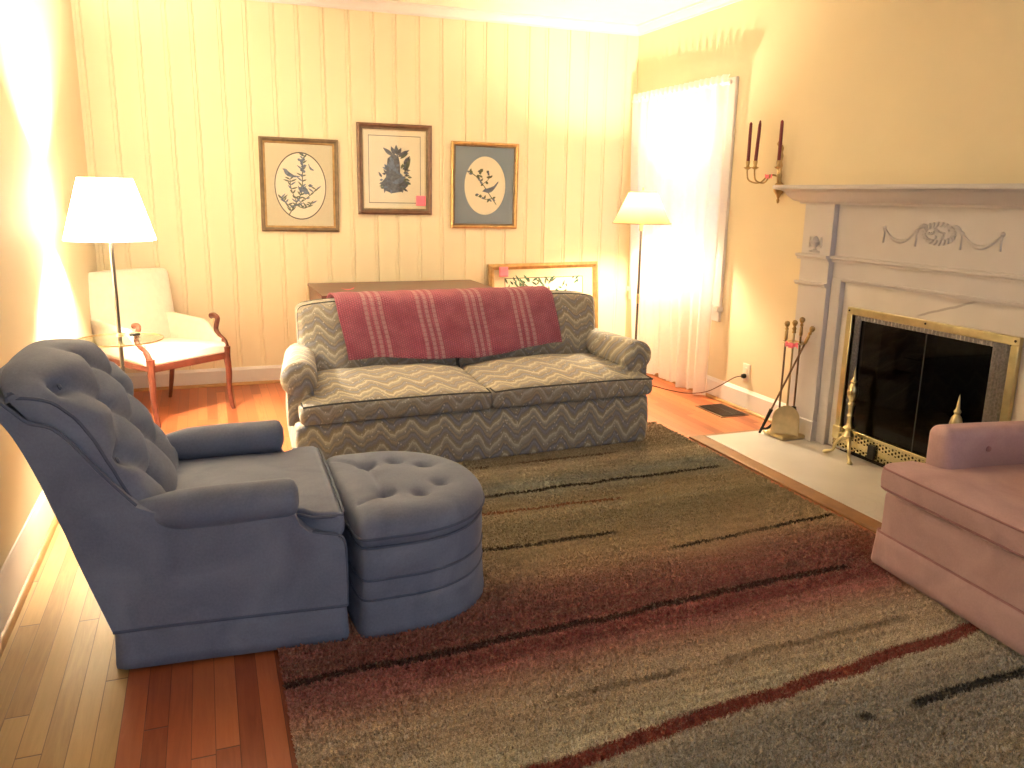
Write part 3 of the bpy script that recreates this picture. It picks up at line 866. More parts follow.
def picture(name, label, xc, zc, W, Ht, fwid, fmat, lip, matm, rot, opening, art, artscale=1.3):
    t = thing(name, label, 'picture', (xc, YB, zc), group='framed bird prints on the panelled wall')
    t.rotation_euler = (.012, rot, 0)
    hw, hh = W/2, Ht/2; D = .024
    def frame(mb, a, b, c, d, y0, y1, y2):      # outer half sizes a,b inner c,d, heights
        V = []
        for (p, q, y) in ((a, b, -.002), (a, b, y0), ((a+c)/2, (b+d)/2, y1), (c, d, y2), (c, d, -.002)):
            V += [(-p, y, -q), (p, y, -q), (p, y, q), (-p, y, q)]
        F = []
        for i in range(4):
            for j in range(4): F.append((i*4+j, i*4+(j+1) % 4, (i+1)*4+(j+1) % 4, (i+1)*4+j))
        mb.add(V, F); return mb
    frame(MB(), hw, hh, hw-fwid*.7, hh-fwid*.7, -.02, -.028, -.017).build('frame', fmat, t, sharp=20)
    frame(MB(), hw-fwid*.68, hh-fwid*.68, hw-fwid, hh-fwid, -.019, -.019, -.012).build('inner_lip', lip, t, sharp=20)
    iw, ih = hw-fwid+.003, hh-fwid+.003
    n = 64
    ox, oz, ew, eh, kind = opening
    inner = []; outer = []
    for k in range(n):
        a = 2*PI*(k+.5)/n; c, s = math.cos(a), math.sin(a)
        if kind == 'oval': inner.append((ox+ew*c, oz+eh*s))
        else:
            m_ = max(abs(c)/ew, abs(s)/eh); inner.append((ox+c/m_, oz+s/m_))
        m_ = max(abs(c)/iw, abs(s)/ih); outer.append((c/m_, s/m_))
    for sx_ in (-1, 1):
        for sz_ in (-1, 1):
            i_ = min(range(n), key=lambda q: abs(outer[q][0]-sx_*iw)+abs(outer[q][1]-sz_*ih)); outer[i_] = (sx_*iw, sz_*ih)
    if kind != 'oval':
        inner = [(ox-ew, oz-eh), (ox+ew, oz-eh), (ox+ew, oz+eh), (ox-ew, oz+eh)]; outer = [(-iw, -ih), (iw, -ih), (iw, ih), (-iw, ih)]
    k = len(inner)
    V = [(p, -.009, q) for p, q in outer]+[(p, -.009, q) for p, q in inner]+[(p, -.006, q) for p, q in inner]
    F = [(i, (i+1) % k, k+(i+1) % k, k+i) for i in range(k)]+[(k+i, k+(i+1) % k, 2*k+(i+1) % k, 2*k+i) for i in range(k)]
    MB().add(V, F).build('mat_board', matm, t, sharp=20)
    pr = MB()
    pr.add([(-iw, -.006, -ih), (iw, -.006, -ih), (iw, -.006, ih), (-iw, -.006, ih)], [(0, 1, 2, 3)], 0)
    nb = len(pr.v); art(pr, t, inner, k); ks = artscale
    pr.v = pr.v[:nb]+[(x_*ks, y_, z_*ks) if y_ > -.0090 and abs(y_+.0064) > 1e-5 else (x_, y_, z_) for x_, y_, z_ in pr.v[nb:]]
    pr.build('print', [M['paper'], M['ink'], M['ink_dark'], M['ink_line'], M['ink_leaf']], t)
    MB().box(-iw, iw, -.0122, -.0115, -ih, ih).build('glass', M['glass'], t)
    return t
def ringline(mb, inner, y, w, s=1.04, mi=3):
    k = len(inner); cx = sum(p for p, q in inner)/k; cz = sum(q for p, q in inner)/k
    a = [(cx+(p-cx)*s, cz+(q-cz)*s) for p, q in inner]; b = [(cx+(p-cx)*(s+w), cz+(q-cz)*(s+w)) for p, q in inner]
    mb.add([(p, y, q) for p, q in a]+[(p, y, q) for p, q in b], [(i, k+i, k+(i+1) % k, (i+1) % k)[::-1] for i in range(k)], mi)
def art1(mb, t, inner, k):
    ringline(mb, inner, -.0094, .035, 1.0)
    random.seed(21); y = -.0068
    main = stem(mb, [(-.06, -.155), (-.02, -.09), (.01, -.03), (.015, .05), (.02, .14)], .0028, y, 4)
    br = [stem(mb, [(-.045, -.12), (.03, -.07), (.085, -.02)], .0022, y, 4), stem(mb, [(-.02, -.085), (-.045, -.02), (-.05, .03)], .0022, y, 4), stem(mb, [(-.05, -.13), (-.075, -.09), (-.1, -.07)], .002, y, 4), stem(mb, [(-.03, -.1), (.02, -.12), (.06, -.095)], .002, y, 4)]
    for P in [main]+br:
        for p in P[2::2]:
            for sg in (1, -1):
                leaf(mb, p.x, p.z, PI/2+sg*random.uniform(.6, 1.3), random.uniform(.02, .042), .0042, y-.0002, random.choice((1, 4, 4)))
    for k_ in range(14): leaf(mb, .018+random.uniform(-.012, .012), .06+k_*.007, random.uniform(0, 6.28), .018, .007, y-.0004, 1)
    for k_ in range(12): leaf(mb, .02+random.uniform(-.025, .025), -.02+random.uniform(-.02, .02), random.uniform(0, 6.28), .026, .008, y-.0004, 1)
    bird(mb, -.055, .058, .085, 1, -.55, y-.0006, 1)
    bird(mb, .06, .09, .04, -1, -.8, y-.0006, 1)
    bird(mb, .01, .165, .045, 1, -.8, y-.0006, 4)
def art2(mb, t, inner, k):
    random.seed(5); y = -.0068
    mb_r = [(-.187, -.232), (.187, -.232), (.187, .232), (-.187, .232)]
    ringline(mb, mb_r, -.0064, .018, 1.0)
    body = [(-.062, -.11), (-.02, -.128), (.04, -.118), (.075, -.085), (.06, -.05), (.03, -.02), (.028, .04), (.02, .075), (-.01, .085), (-.04, .06), (-.048, .0), (-.05, -.04), (-.075, -.07)]
    mb.add([(p, y, q) for p, q in body], [tuple(range(len(body)))], 2)
    for (a, L, x, z) in ((2.5, .07, -.01, .075), (2.0, .05, .0, .08), (1.6, .055, .01, .08), (1.1, .05, .015, .075), (.55, .075, .02, .07), (.9, .06, .05, .03)):
        leaf(mb, x, z, a, L, .011, y-.0002, 2)
    leaf(mb, .055, -.01, 1.15, .085, .012, y-.0002, 4); leaf(mb, .03, .06, .6, .06, .007, y-.0002, 4)
    for q in range(46):
        a = random.uniform(0, 2*PI); rr = random.uniform(.05, .095)
        leaf(mb, rr*math.cos(a)*.9, -.05+rr*math.sin(a)*.75, a+random.uniform(-1, 1), random.uniform(.02, .036), .006, y-.0003, random.choice((2, 2, 1, 4)))
    bird(mb, -.01, .02, .11, 1, -1.1, y-.0005, 1)
    bird(mb, .02, -.06, .10, -1, .35, y-.0006, 1)
    bird(mb, -.045, -.075, .09, 1, .2, y-.0006, 2)
def art3(mb, t, inner, k):
    random.seed(9); y = -.0068
    P = stem(mb, [(-.09, .075), (-.05, .05), (0, -.005), (.04, -.06), (.075, -.105)], .0025, y, 4)
    Q = stem(mb, [(.05, -.07), (0, -.075), (-.055, -.05)], .0018, y, 4)
    R = stem(mb, [(-.04, .04), (-.02, .075), (-.03, .09)], .0015, y, 4)
    R2 = stem(mb, [(-.01, .01), (.03, .045), (.02, .07)], .0015, y, 4)
    for S_ in (P[:10], Q, R, R2):
        for p in S_[::3]:
            for q in range(2): leaf(mb, p.x, p.z, random.uniform(0, 6.28), random.uniform(.016, .026), .006, y-.0002, random.choice((1, 4, 4)))
    bird(mb, .035, -.02, .10, 1, .42, y-.0005, 1)
picture('framed_print', 'bronze framed print of birds on a flowering stem, cream oval mat', .642, 1.397, .535, .635, .04, M['bronze_frame'], M['gold_frame'], M['mat_linen'], .012, (.005, -.005, .170, .222, 'oval'), art1)
picture('framed_print', 'brown framed print of dark birds and foliage, hung highest in the middle', 1.317, 1.519, .545, .635, .042, M['walnut_frame'], M['bronze_frame'], M['mat_cream'], .004, (0, 0, .222, .268, 'rect'), art2)
picture('framed_print', 'gold framed print of one bird on a branch, slate blue oval mat', 2.001, 1.418, .53, .63, .034, M['gold_frame'], M['bronze_frame'], M['mat_blue'], .01, (.005, .0, .163, .214, 'oval'), art3)
def sticky(loc, lab, rz=0, rx=0, s=.072):
    n = MB().grid(lambda u, v: ((u-.5)*s, -.004*(1-v)**2-.0005, (v-.5)*s), 4, 6)
    o = n.build('sticky_note', M['pink_paper'], solid=.0008); o.location = loc; o.rotation_euler = (rx, rz, 0)
    return tag(o, lab, 'sticky note', 'pink sticky notes')
sticky((1.505, YB-.018, 1.302), 'pink sticky note on the middle picture above the sofa', .03)

# ------------------------------------------------------------------ leaning picture
lp = thing('leaning_picture', 'large gold framed landscape print leaning on the wall behind the sofa', 'picture', (2.50, 5.93, .02))
tilt = -.085
lp.rotation_euler = (tilt, -.012, 0)
W, Ht, fwid = .93, .82, .045
def fbar(mb, a, b, c, d, za=0):
    V = []
    for (p, q, y) in ((a, b, 0), (a, b, -.022), ((a+c)/2, (b+d)/2, -.034), (c, d, -.016), (c, d, 0)):
        V += [(-p, y, -q+Ht/2), (p, y, -q+Ht/2), (p, y, q+Ht/2), (-p, y, q+Ht/2)]
    F = []
    for i in range(4):
        for j in range(4): F.append((i*4+j, i*4+(j+1) % 4, (i+1)*4+(j+1) % 4, (i+1)*4+j))
    mb.add(V, F); return mb
fbar(MB(), W/2, Ht/2, W/2-fwid, Ht/2-fwid).build('frame', M['gold_frame'], lp, sharp=20)
iw, ih = W/2-fwid+.003, Ht/2-fwid+.003
aw, ah = iw-.095, ih-.075
V = []
for p, q, y in ((iw, ih, -.013), (aw, ah, -.013), (aw, ah, -.010)): V += [(-p, y, Ht/2-q), (p, y, Ht/2-q), (p, y, Ht/2+q), (-p, y, Ht/2+q)]
F = [(i*4+j, i*4+(j+1) % 4, (i+1)*4+(j+1) % 4, (i+1)*4+j) for i in range(2) for j in range(4)]
MB().add(V, F).build('mat_board', M['mat_cream'], lp, sharp=20)
pr = MB(); pr.add([(-aw, -.01, Ht/2-ah), (aw, -.01, Ht/2-ah), (aw, -.01, Ht/2+ah), (-aw, -.01, Ht/2+ah)], [(0, 1, 2, 3)], 0)
ringline(pr, [(-aw, Ht/2-ah), (aw, Ht/2-ah), (aw, Ht/2+ah), (-aw, Ht/2+ah)], -.0134, .018, 1.0)
random.seed(2)
for k in range(420):
    x = random.uniform(-aw+.01, aw-.02); z = random.uniform(Ht/2-ah+.03, Ht/2+ah-.008)
    if random.random() < (x+aw)/(2*aw)*.7: continue
    leaf(pr, x, z, random.uniform(1.2, 2.6) if x < -.1 else random.uniform(.2, 6), random.uniform(.03, .07), .008, -.0105-.00001*k, random.choice((4, 1)))
pr.build('print', [M['paper'], M['foliage_ink'], M['ink_dark'], M['ink_line'], M['ink_leaf']], lp)
MB().box(-iw, iw, -.0150, -.0145, Ht/2-ih, Ht/2+ih).build('glass', M['glass'], lp)
sticky((2.145, 5.962, .775), 'pink sticky note on the corner of the leaning picture', .0, tilt, .075)

# ------------------------------------------------------------------ dark table behind the sofa
tb = thing('dark_table', 'dark brown wooden table standing between sofa and back wall', 'table', (1.27, 5.59, 0))
MB().box(-.61, .61, -.385, .375, .70, .72).build('tabletop', M['table_wood'], tb, bevel=.005)
MB().box(-.60, .60, -.375, -.355, .30, .70).box(-.60, .60, .345, .365, .30, .70).box(-.60, -.58, -.355, .345, .30, .70).box(.58, .60, -.355, .345, .30, .70).box(-.58, .58, -.355, .345, .30, .315).build('case', M['table_wood'], tb, bevel=.003)
MB().box(-.58, .58, -.381, -.375, .60, .69).build('drawer_front', M['table_wood'], tb, bevel=.002)
for a in (-.575, .575):
    for b in (-.35, .34):
        MB().box(a-.025, a+.025, b-.025, b+.025, 0, .30).build('leg', M['table_wood'], tb, bevel=.004)
o = MB().grid(lambda u, v: ((u-.5)*.085, (v-.5)*.03, .004+.012*(2*u-1)**2), 8, 2).build('paper_tag', M['pink_paper'], solid=.001)
o.location = (.865, 5.46, .7215); tag(o, 'small curled pink paper tag on the dark table', 'tag', 'pink paper tags')

# ------------------------------------------------------------------ sofa
SA = (.36, 3.786, 0); SR = math.radians(2.54)
sf = thing('sofa', 'two cushion sofa in grey and tan flame stitch upholstery', 'sofa', SA, SR, (.95, .45, 0))
SKEW[sf.name] = .085
def pbulge(q, p):
    return q
def base_fn(q, p):
    a, b, c = p
    b_ = .012*(1-c*c) if True else 0
    y = q.y+(b_*min(0, b)*1.0)
    x = q.x+(b_*a*.6)
    return (x, y, q.z)
MB().rbox(-.02, 1.90, 0, .90, .012, .285, .022, (40, 12, 8), base_fn).build('base', M['flame'], sf, sharp=60)
mb = MB()
def seat(x0, x1, name, sx):
    def fn(q, p):
        a, b, c = p
        cr = (1-abs(a)**3)*(1-abs(b)**3)
        z = q.z+(.040*cr if c > 0 else 0)*max(0, c)
        z += -.012*abs(a)**4*(1 if c > 0 else 0)
        y = q.y-(.014*(1-c*c)*(1-a*a*.6) if b < 0 else 0)*abs(b)
        x = q.x+.006*(1-c*c)*a
        z += .004*math.sin(q.x*23+sx)*math.sin(q.y*17)*(1 if c > 0 else 0)
        return (x, y, z)
    o = MB().rbox(x0, x1, -.025, .72, .287, .395, .026, (26, 22, 6), fn).build('seat_cushion', M['flame'], sf, sharp=80)
    w = MB()
    for zz in (.392,):
        P = []
        for t in range(25):
            u = t/24; a = 2*u-1
            P.append(((x0+.012)+(x1-x0-.024)*u, -.036-.010*(1-a*a*.6)*.5, zz-.010*abs(a)**4))
        w.tube([(P[0][0]-.004, .05, P[0][2])]+[(P[0][0]-.004, .0, P[0][2])]+P+[(P[-1][0]+.004, .0, P[-1][2])]+[(P[-1][0]+.004, .05, P[-1][2])], .0042, 6)
    w.build('welt', M['dark_welt'], o)
seat(.004, .957, 'l', 0.); seat(.961, 1.912, 'r', 1.7)
for cx, sg, nm in ((.010, -1, 'l'), (1.872, 1, 'r')):
    # rolled arm: roll over a panel
    def roll(u, v, cx=cx, sg=sg):
        y = .095+.66*v; a = 2*PI*u
        rr = .088*(1-.06*v)
        k = 1.
        return (cx+(.045*v if sg < 0 else -.01*v)+rr*math.cos(a), y, .488-.018*v+rr*math.sin(a)*.95)
    mb = MB().grid(roll, 32, 16, cu=True, capv=True)
    e_ = .06 if sg < 0 else 0
    mb.prism([(cx-.06, .10), (cx+.066, .10), (cx+.066+e_, .75), (cx-.06+e_, .75)], .26, .48, 'xy')
    # softly domed front facing
    def face(u, v, cx=cx):
        a = 2*PI*u; r = .086*(1-v)
        return (cx+r*math.cos(a), .095-.034*math.sqrt(max(0, 1-(1-v)**2)), .488+r*.95*math.sin(a))
    mb.grid(face, 32, 5, cu=True)
    o = mb.build('arm', M['flame'], sf, sharp=50, bevel=.006)
# back frame and two loose back cushions
def bfn(q, p):
    a, b, c = p
    return (q.x, q.y+.03*max(0, c)*1.0, q.z-.02*max(0, c)*abs(a)**6)
MB().rbox(.05, 1.86, .78, .90, .05, .71, .03, (30, 4, 16), bfn).build('back_frame', M['flame'], sf, sharp=60)
def bcush(x0, x1, s):
    def fn(q, p):
        a, b, c = p
        lean = .075*(c+1)/2
        pf = (1-abs(a)**3)*(1-abs(c)**3)
        y = q.y+lean-(.035*pf if b < 0 else 0)*abs(b)
        z = q.z-(.018*abs(a)**5+.0)*max(0, c)+.010*(1-a*a)*max(0, c)
        x = q.x
        return (x, y, z)
    o = MB().rbox(x0, x1, .625, .79, .36, .768, .034, (24, 6, 18), fn).build('back_cushion', M['flame'], sf, sharp=80)
    w = MB()
    for yy in (.643, .775):
        P = []
        def pt(a, c):
            x = (x0+x1)/2+(x1-x0)/2*a; z = .564+.204*c
            return (x, yy+.075*(c+1)/2, z-.018*abs(a)**5*max(0, c)+.010*(1-a*a)*max(0, c))
        ring = [(-.985, -1+.1*k) for k in range(19)]+[(-.975, .92), (-.95, .965), (-.92, .985)]+[(-.85+.1*k, .99) for k in range(18)]+[(.92, .985), (.95, .965), (.975, .92)]+[(.985, .8-.1*k) for k in range(19)]
        w.tube([pt(a, c) for a, c in ring], .0042, 6)
    w.build('welt', M['dark_welt'], o)
bcush(.045, .945, 0); bcush(.950, 1.868, 1)

# pink throw over the sofa back
path = [(.566, .43), (.583, .50), (.596, .58), (.612, .66), (.632, .74), (.655, .782), (.70, .802), (.76, .806), (.83, .800), (.90, .772), (.945, .72), (.952, .64), (.955, .55)]
PP = spline([(0, a, b) for a, b in path], 6)
cum = [0]
for i in range(1, len(PP)): cum.append(cum[-1]+(PP[i]-PP[i-1]).length)
Lt = cum[-1]
def along(s):
    s = max(0, min(Lt, s))
    for i in range(1, len(PP)):
        if s <= cum[i]:
            t = (s-cum[i-1])/(cum[i]-cum[i-1]); return PP[i-1].lerp(PP[i], t)
    return PP[-1]
mb = MB(); UV = []
NU, NV = 120, 46
BW = 1.295
def thr(u, v):
    lo = .03+.02*math.sin(u*3.3+.5)-.035*sstep(.1, .4, u)+.085*sstep(.55, 1., u)     # hem height varies
    hem = max(0., lo)
    s = hem+(Lt-hem)*v
    p = along(s)
    x = .305+BW*u + .055*(1-s/Lt*2)*(1 if s < .35 else .2)*(.6-u*.2)
    x = .305+BW*u+ (.030)*sstep(.38, 0., s)*1.6
    nrm = .010*math.sin(u*15+1.)*math.sin(v*5)+.006*math.sin(u*37+v*9)
    d = sstep(.40, .05, s)
    UV.append((u*BW+.06, s))
    return (x, p.y-nrm*d-.004, p.z+abs(nrm)*(1-d)*.6)
mb.grid(thr, NU, NV)
th = mb.build('throw_blanket', M['blanket'], off=(.95, .75, .70), sharp=180, uv=UV, solid=.010)
R = Matrix.Rotation(SR, 3, 'Z'); th.location = Vector(SA)+R @ Vector((.95, .75, .70)); th.rotation_euler = (0, 0, SR)
tag(th, 'pink crocheted throw with pale stripes draped over the sofa back', 'blanket')

# ------------------------------------------------------------------ recliner
RA = (-.318, 2.350, 0); RR = math.radians(-4.2)
rc = thing('recliner', 'slate blue velvet recliner with tufted back and rolled arms', 'armchair', RA, RR, (.33, .37, 0))
RW = .745
SKEW[rc.name] = -.05
BV, BWt = M['blue_velvet'], M['blue_welt']
def skirt(name, fnxy, z0, z1, parent, n=80, flare=.012, folds=0.):
    def fn(u, v):
        p, nrm = fnxy(u)
        k = flare*(1-v)+folds*math.sin(u*60)*(1-v)
        return (p[0]+nrm[0]*k, p[1]+nrm[1]*k, z0+(z1-z0)*v)
    return MB().grid(fn, n, 4, cu=True).build(name, BV, parent, sharp=60, solid=.006)
def rrect(x0, x1, y0, y1, r):
    segs = []
    def f_(u):
        L = [(x1-x0-2*r), PI/2*r, (y1-y0-2*r), PI/2*r]*2
        T = sum(L[:8])
        s = u % 1*T
        cs = [((x0+r, y0), (1, 0)), None, ((x1, y0+r), (0, 1)), None, ((x1-r, y1), (-1, 0)), None, ((x0, y1-r), (0, -1)), None]
        cc = [(x1-r, y0+r, -PI/2), (x1-r, y1-r, 0), (x0+r, y1-r, PI/2), (x0+r, y0+r, PI)]
        for i in range(8):
            if s <= L[i] or i == 7:
                if i % 2 == 0:
                    (px, py), (dx, dy) = cs[i]; return (px+dx*s, py+dy*s), (dy, -dx)
                c = cc[i//2]; a = c[2]+s/r
                return (c[0]+r*math.cos(a), c[1]+r*math.sin(a)), (math.cos(a), math.sin(a))
            s -= L[i]
    return f_
skirt('skirt', rrect(.004, .652, .004, RW-.004, .02), .012, .135, rc, 140, .006, .0012)
# body under the seat
MB().rbox(.01, .645, .02, RW-.02, .10, .355, .03, (10, 10, 6)).build('seat_base', BV, rc, sharp=60)
# side panels with the dropped front
wing = [(p.x, p.z) for p in spline([(-.243, 0, .83), (-.222, 0, .822), (-.19, 0, .79), (-.15, 0, .752), (-.10, 0, .735), (-.055, 0, .69), (.0, 0, .612), (.05, 0, .548), (.09, 0, .50)], 4)]
rear = [(p.x, p.z) for p in spline([(.0, 0, .125), (-.036, 0, .24), (-.072, 0, .36), (-.105, 0, .48), (-.142, 0, .60), (-.190, 0, .72), (-.222, 0, .775), (-.243, 0, .83)], 4)][:-1]
side = rear+wing+[(.13, .482), (.20, .478), (.36, .474), (.48, .462), (.512, .438), (.525, .405), (.55, .378), (.59, .366), (.632, .358), (.651, .335), (.655, .28), (.655, .125)]
for ya, yb in ((0., .06), (RW-.06, RW)):
    o = MB().prism(side, ya, yb, 'xz').build('side_panel', BV, rc, bevel=.018, sharp=45)
    yo = ya if ya == 0 else yb
    w = MB().tube(spline([(-.0, yo, .13), (.2, yo, .132), (.45, yo, .130), (.655, yo, .128)], 6), .005, 6)
    w.tube(spline([(.655, yo+(.006 if ya == 0 else -.006), .128), (.657, yo+(.004 if ya == 0 else -.004), .28), (.652, yo+(.004 if ya == 0 else -.004), .34), (.63, yo+(.004 if ya == 0 else -.004), .360), (.56, yo+(.004 if ya == 0 else -.004), .376)], 6), .0045, 6)
    w.build('welt', BWt, o)
# rolled arms
for yc, sg in ((.052, -1), (RW-.052, 1)):
    def armf(u, v, yc=yc, sg=sg):
        x = .075+.452*v
        zc_ = .462+.016*v
        r = .062*(.62+.38*sstep(0, .3, v))*(1-.02*math.sin(v*9))
        a = 2*PI*u
        e = 1.
        if v > .93: e = math.sqrt(max(.0, 1-((v-.93)/.07)**2))*.55+.45
        return (x, yc+sg*(.010-.012*(1-sstep(0, .3, v)))+r*1.05*e*math.cos(a), zc_+r*.95*e*math.sin(a))
    o = MB().grid(armf, 28, 44, cu=True, capv=True).build('arm_roll', BV, rc, sharp=50)
# seat cushion, T shaped at the front
def rs(q, p):
    a, b, c = p
    z = q.z+.018*(1-a*a)*(1-b*b)*max(0, c)-.008*max(0, -a)*max(0, c)
    y = q.y
    k = sstep(.52, .58, q.x)
    y = RW/2+(q.y-RW/2)*(1-.155*(1-k))
    x = q.x+.012*(1-c*c)*(1 if a > 0 else 0)*abs(a)
    return (x, y, z)
MB().rbox(.06, .648, .022, RW-.022, .335, .425, .022, (26, 20, 5), rs).build('seat_cushion', BV, rc, sharp=80)
w = MB().tube([(.45, .02+.055, .415), (.53, .05, .415), (.565, .024, .413), (.62, .022, .412), (.652, .035, .411)]+[(.657, .06+.0125*k*4, .413+.004*math.sin(PI*k/12.5)) for k in range(13)]+[(.652, RW-.035, .411), (.62, RW-.022, .412), (.56, RW-.024, .413)], .005, 6)
w.build('welt', BWt, rc)
# outer back shell: closed side profile lofted across the width
shell = [(.0, .15), (-.035, .24), (-.070, .36), (-.103, .48), (-.140, .60), (-.188, .72), (-.218, .775), (-.236, .81), (-.225, .818), (-.205, .81), (-.180, .775), (-.135, .735), (-.085, .715), (-.04, .665), (.01, .59), (.06, .525), (.09, .475), (.10, .42), (.09, .33), (.08, .15)]
shs = [(p.x, p.z) for p in spline([(a, 0, b) for a, b in shell], 4, True)]
cxs, czs = -.06, .5
def shellf(u, v):
    a, b = shs[round(u*len(shs)) % len(shs)]
    y = RW*v; t = 2*v-1
    k = (1-abs(t)**5)
    a2 = a-(.045*k if a < .0 else .0)*sstep(.13, .5, b)      # barrel back
    b2 = b+.025*k*sstep(.6, .85, b)
    return (a2, .012+y*(RW-.024)/RW, b2)
vs = [0, .004, .012, .03, .06]+[.1+.8*k/20 for k in range(21)]+[.94, .97, .988, .996, 1]
mb = MB(); n = len(shs)
V = []
for j, v in enumerate(vs):
    sh_ = 1-.045*max(0, 1-min(v, 1-v)/.03)**2
    for i in range(n):
        x, y, z = shellf(i/n, v)
        V.append((cxs+(x-cxs)*sh_, y, czs+(z-czs)*sh_ if z > .15 else z))
F = [(j*n+i, j*n+(i+1) % n, (j+1)*n+(i+1) % n, (j+1)*n+i) for j in range(len(vs)-1) for i in range(n)]
F += [tuple(range(n))[::-1], tuple((len(vs)-1)*n+i for i in range(n))]
o = mb.add(V, F).build('back_shell', BV, rc, sharp=50)
for yo in (.006, RW-.006):
    MB().tube(spline([(-.243, yo, .832), (-.222, yo, .825), (-.19, yo, .793), (-.15, yo, .755), (-.10, yo, .738), (-.055, yo, .693), (.0, yo, .615), (.05, yo, .551), (.09, yo, .503)], 5), .0055, 6).build('welt', BWt, o)
# tufted inner back
pil = [(.170, .405), (.150, .475), (.112, .57), (.072, .66), (.030, .745), (-.015, .82), (-.065, .872), (-.125, .892), (-.190, .894), (-.232, .882), (-.225, .855), (-.17, .77), (-.10, .65), (-.04, .52), (.03, .42), (.09, .385), (.14, .385)]
ps = spline([(a, 0, b) for a, b in pil], 5, True); n = len(ps)
btn = []
rows = [(.17, (.3, .7)), (.37, (.11, .5, .89)), (.57, (.3, .7)), (.77, (.11, .5, .89))]
front_n = 8*5     # the first eight spans are the front
fl = [0]
for i in range(1, front_n+1): fl.append(fl[-1]+(ps[i]-ps[i-1]).length)
FL = fl[-1]
W_ = RW-.11
B2 = [(s*FL, t*W_) for s, ts_ in rows for t in ts_]
segs_ = []
for ri in range(len(rows)-1):
    for t in rows[ri][1]:
        for t2 in rows[ri+1][1]:
            if abs(t-t2) < .25: segs_.append(((rows[ri][0]*FL, t*W_), (rows[ri+1][0]*FL, t2*W_)))
for t in rows[-1][1]: segs_.append(((rows[-1][0]*FL, t*W_), (FL*1.08, t*W_)))
for t in rows[0][1]: segs_.append(((rows[0][0]*FL, t*W_), (FL*.02, t*W_)))
V = []
NVp = 60
ctr = Vector((-.05, 0, .66))
for j in range(NVp+1):
    v = j/NVp; t = 2*v-1
    e = 1-.16*abs(t)**9-.05*abs(t)**3
    for i in range(n):
        p = ps[i]; q = ctr+(p-ctr)*e
        # arched top
        top = sstep(.7, .9, q.z)
        z = q.z-.030*abs(t)**2.5*top
        x = q.x
        if i <= front_n:
            s = fl[i]; nx, nz = .905, .425
            y_ = v*W_
            d = 0
            for (bs, bt) in B2:
                rr = math.hypot(s-bs, y_-bt)
                if rr < .12: d += .036*math.exp(-(rr/.030)**2)
            m_ = min(segd((s, y_), a, b) for a, b in segs_)
            d += .013*math.exp(-(m_/.016)**2)
            puff = .032*(1-math.exp(-(m_/.055)**2))
            edge = sstep(1., .86, abs(t))*sstep(0, .06, s)*sstep(FL*1.0, FL*.78, s)
            off = (puff-d-.014)*edge-.050*abs(t)**5*sstep(0, .10, s)
            off += .004*math.sin(s*62+y_*22+2*math.sin(y_*17))*sstep(.5, .9, abs(t))*edge
            off += .0035*math.sin(s*130+math.sin(y_*25)*2)*sstep(.78, .95, abs(t))*sstep(.2, .5, s)*edge     # gathered sides
            x += nx*off; z += nz*off
        V.append((x, .035+v*(RW-.07), z))
F = [(j*n+i, j*n+(i+1) % n, (j+1)*n+(i+1) % n, (j+1)*n+i) for j in range(NVp) for i in range(n)]
F += [tuple(range(n))[::-1], tuple(NVp*n+i for i in range(n))]
pl = MB().add(V, F).build('tufted_back', BV, rc, sharp=70)
for (bs, bt) in B2:
    i = min(range(front_n+1), key=lambda k: abs(fl[k]-bs)); p = ps[i]
    t = 2*bt/W_-1
    e = 1-.05*abs(t)**3-.16*abs(t)**9
    q = ctr+(p-ctr)*e
    MB().lathe([(0, -.004), (.009, -.003), (.010, .0), (.006, .004), (0, .005)], 10, xf=Matrix.Translation((q.x-.905*.046, .035+bt*(RW-.07)/W_, q.z-.425*.046)) @ Matrix.Rotation(1.13, 4, 'Y')).build('button', BWt, pl)
for j in (1, NVp-1):
    MB().tube([Vector(V[j*n+i]) for i in range(2, front_n+6, 2)], .0055, 6).build('welt', BWt, pl)

# ------------------------------------------------------------------ ottoman
om = thing('ottoman', 'slate blue rounded ottoman with tufted top, pushed against the recliner', 'ottoman', (RA[0]+.034, RA[1]-.082, 0), RR+math.radians(6), (.88, .34, 0))
ox0, oyc, orx, ory = .655, .345, .497, .345
def dshape(u, s=1., z=0):
    """D outline: flat side at ox0, round nose toward +x"""
    a = 2*PI*u
    c, s_ = math.cos(a), math.sin(a)
    px = ox0+.17; rx = orx-.17
    if c >= 0: e = 2/2.1; x = rx*abs(c)**e; y = ory*math.copysign(abs(s_)**e, s_)
    else: e = 2/11.; x = -.17*abs(c)**e; y = ory*math.copysign(abs(s_)**e, s_)
    return px+x*s, oyc+y*s
def ring_fn(z0, z1, bul, s0=1., s1=1.):
    def fn(u, v):
        k = s0+(s1-s0)*v+bul*math.sin(PI*v)
        x, y = dshape(u, k); return (x, y, z0+(z1-z0)*v)
    return fn
MB().grid(ring_fn(.012, .135, 0, 1.012, .985), 96, 4, cu=True).build('skirt', BV, om, sharp=60, solid=.006)
MB().grid(ring_fn(.12, .20, .012, .985, .985), 96, 8, cu=True, capv=True).build('lower_band', BV, om, sharp=60)
MB().grid(ring_fn(.20, .305, .012, .985, .985), 96, 8, cu=True, capv=True).build('upper_band', BV, om, sharp=60)
w = MB()
for z, k in ((.135, .992), (.20, .990), (.305, .985)):
    w.tube([(*dshape(i/96, k), z) for i in range(96)], .0042, 6, closed=True)
w.build('welt', BWt, om)
OB = [(.785, .20), (.785, .49), (.90, .345+.17), (.90, .345-.17), (.99, .25), (.99, .44)]
OS = [((.785, .20), (.785, .49)), ((.785, .20), (.69, .13)), ((.785, .49), (.69, .58)), ((.785, .2), (.785, .05)), ((.785, .49), (.785, .65))]
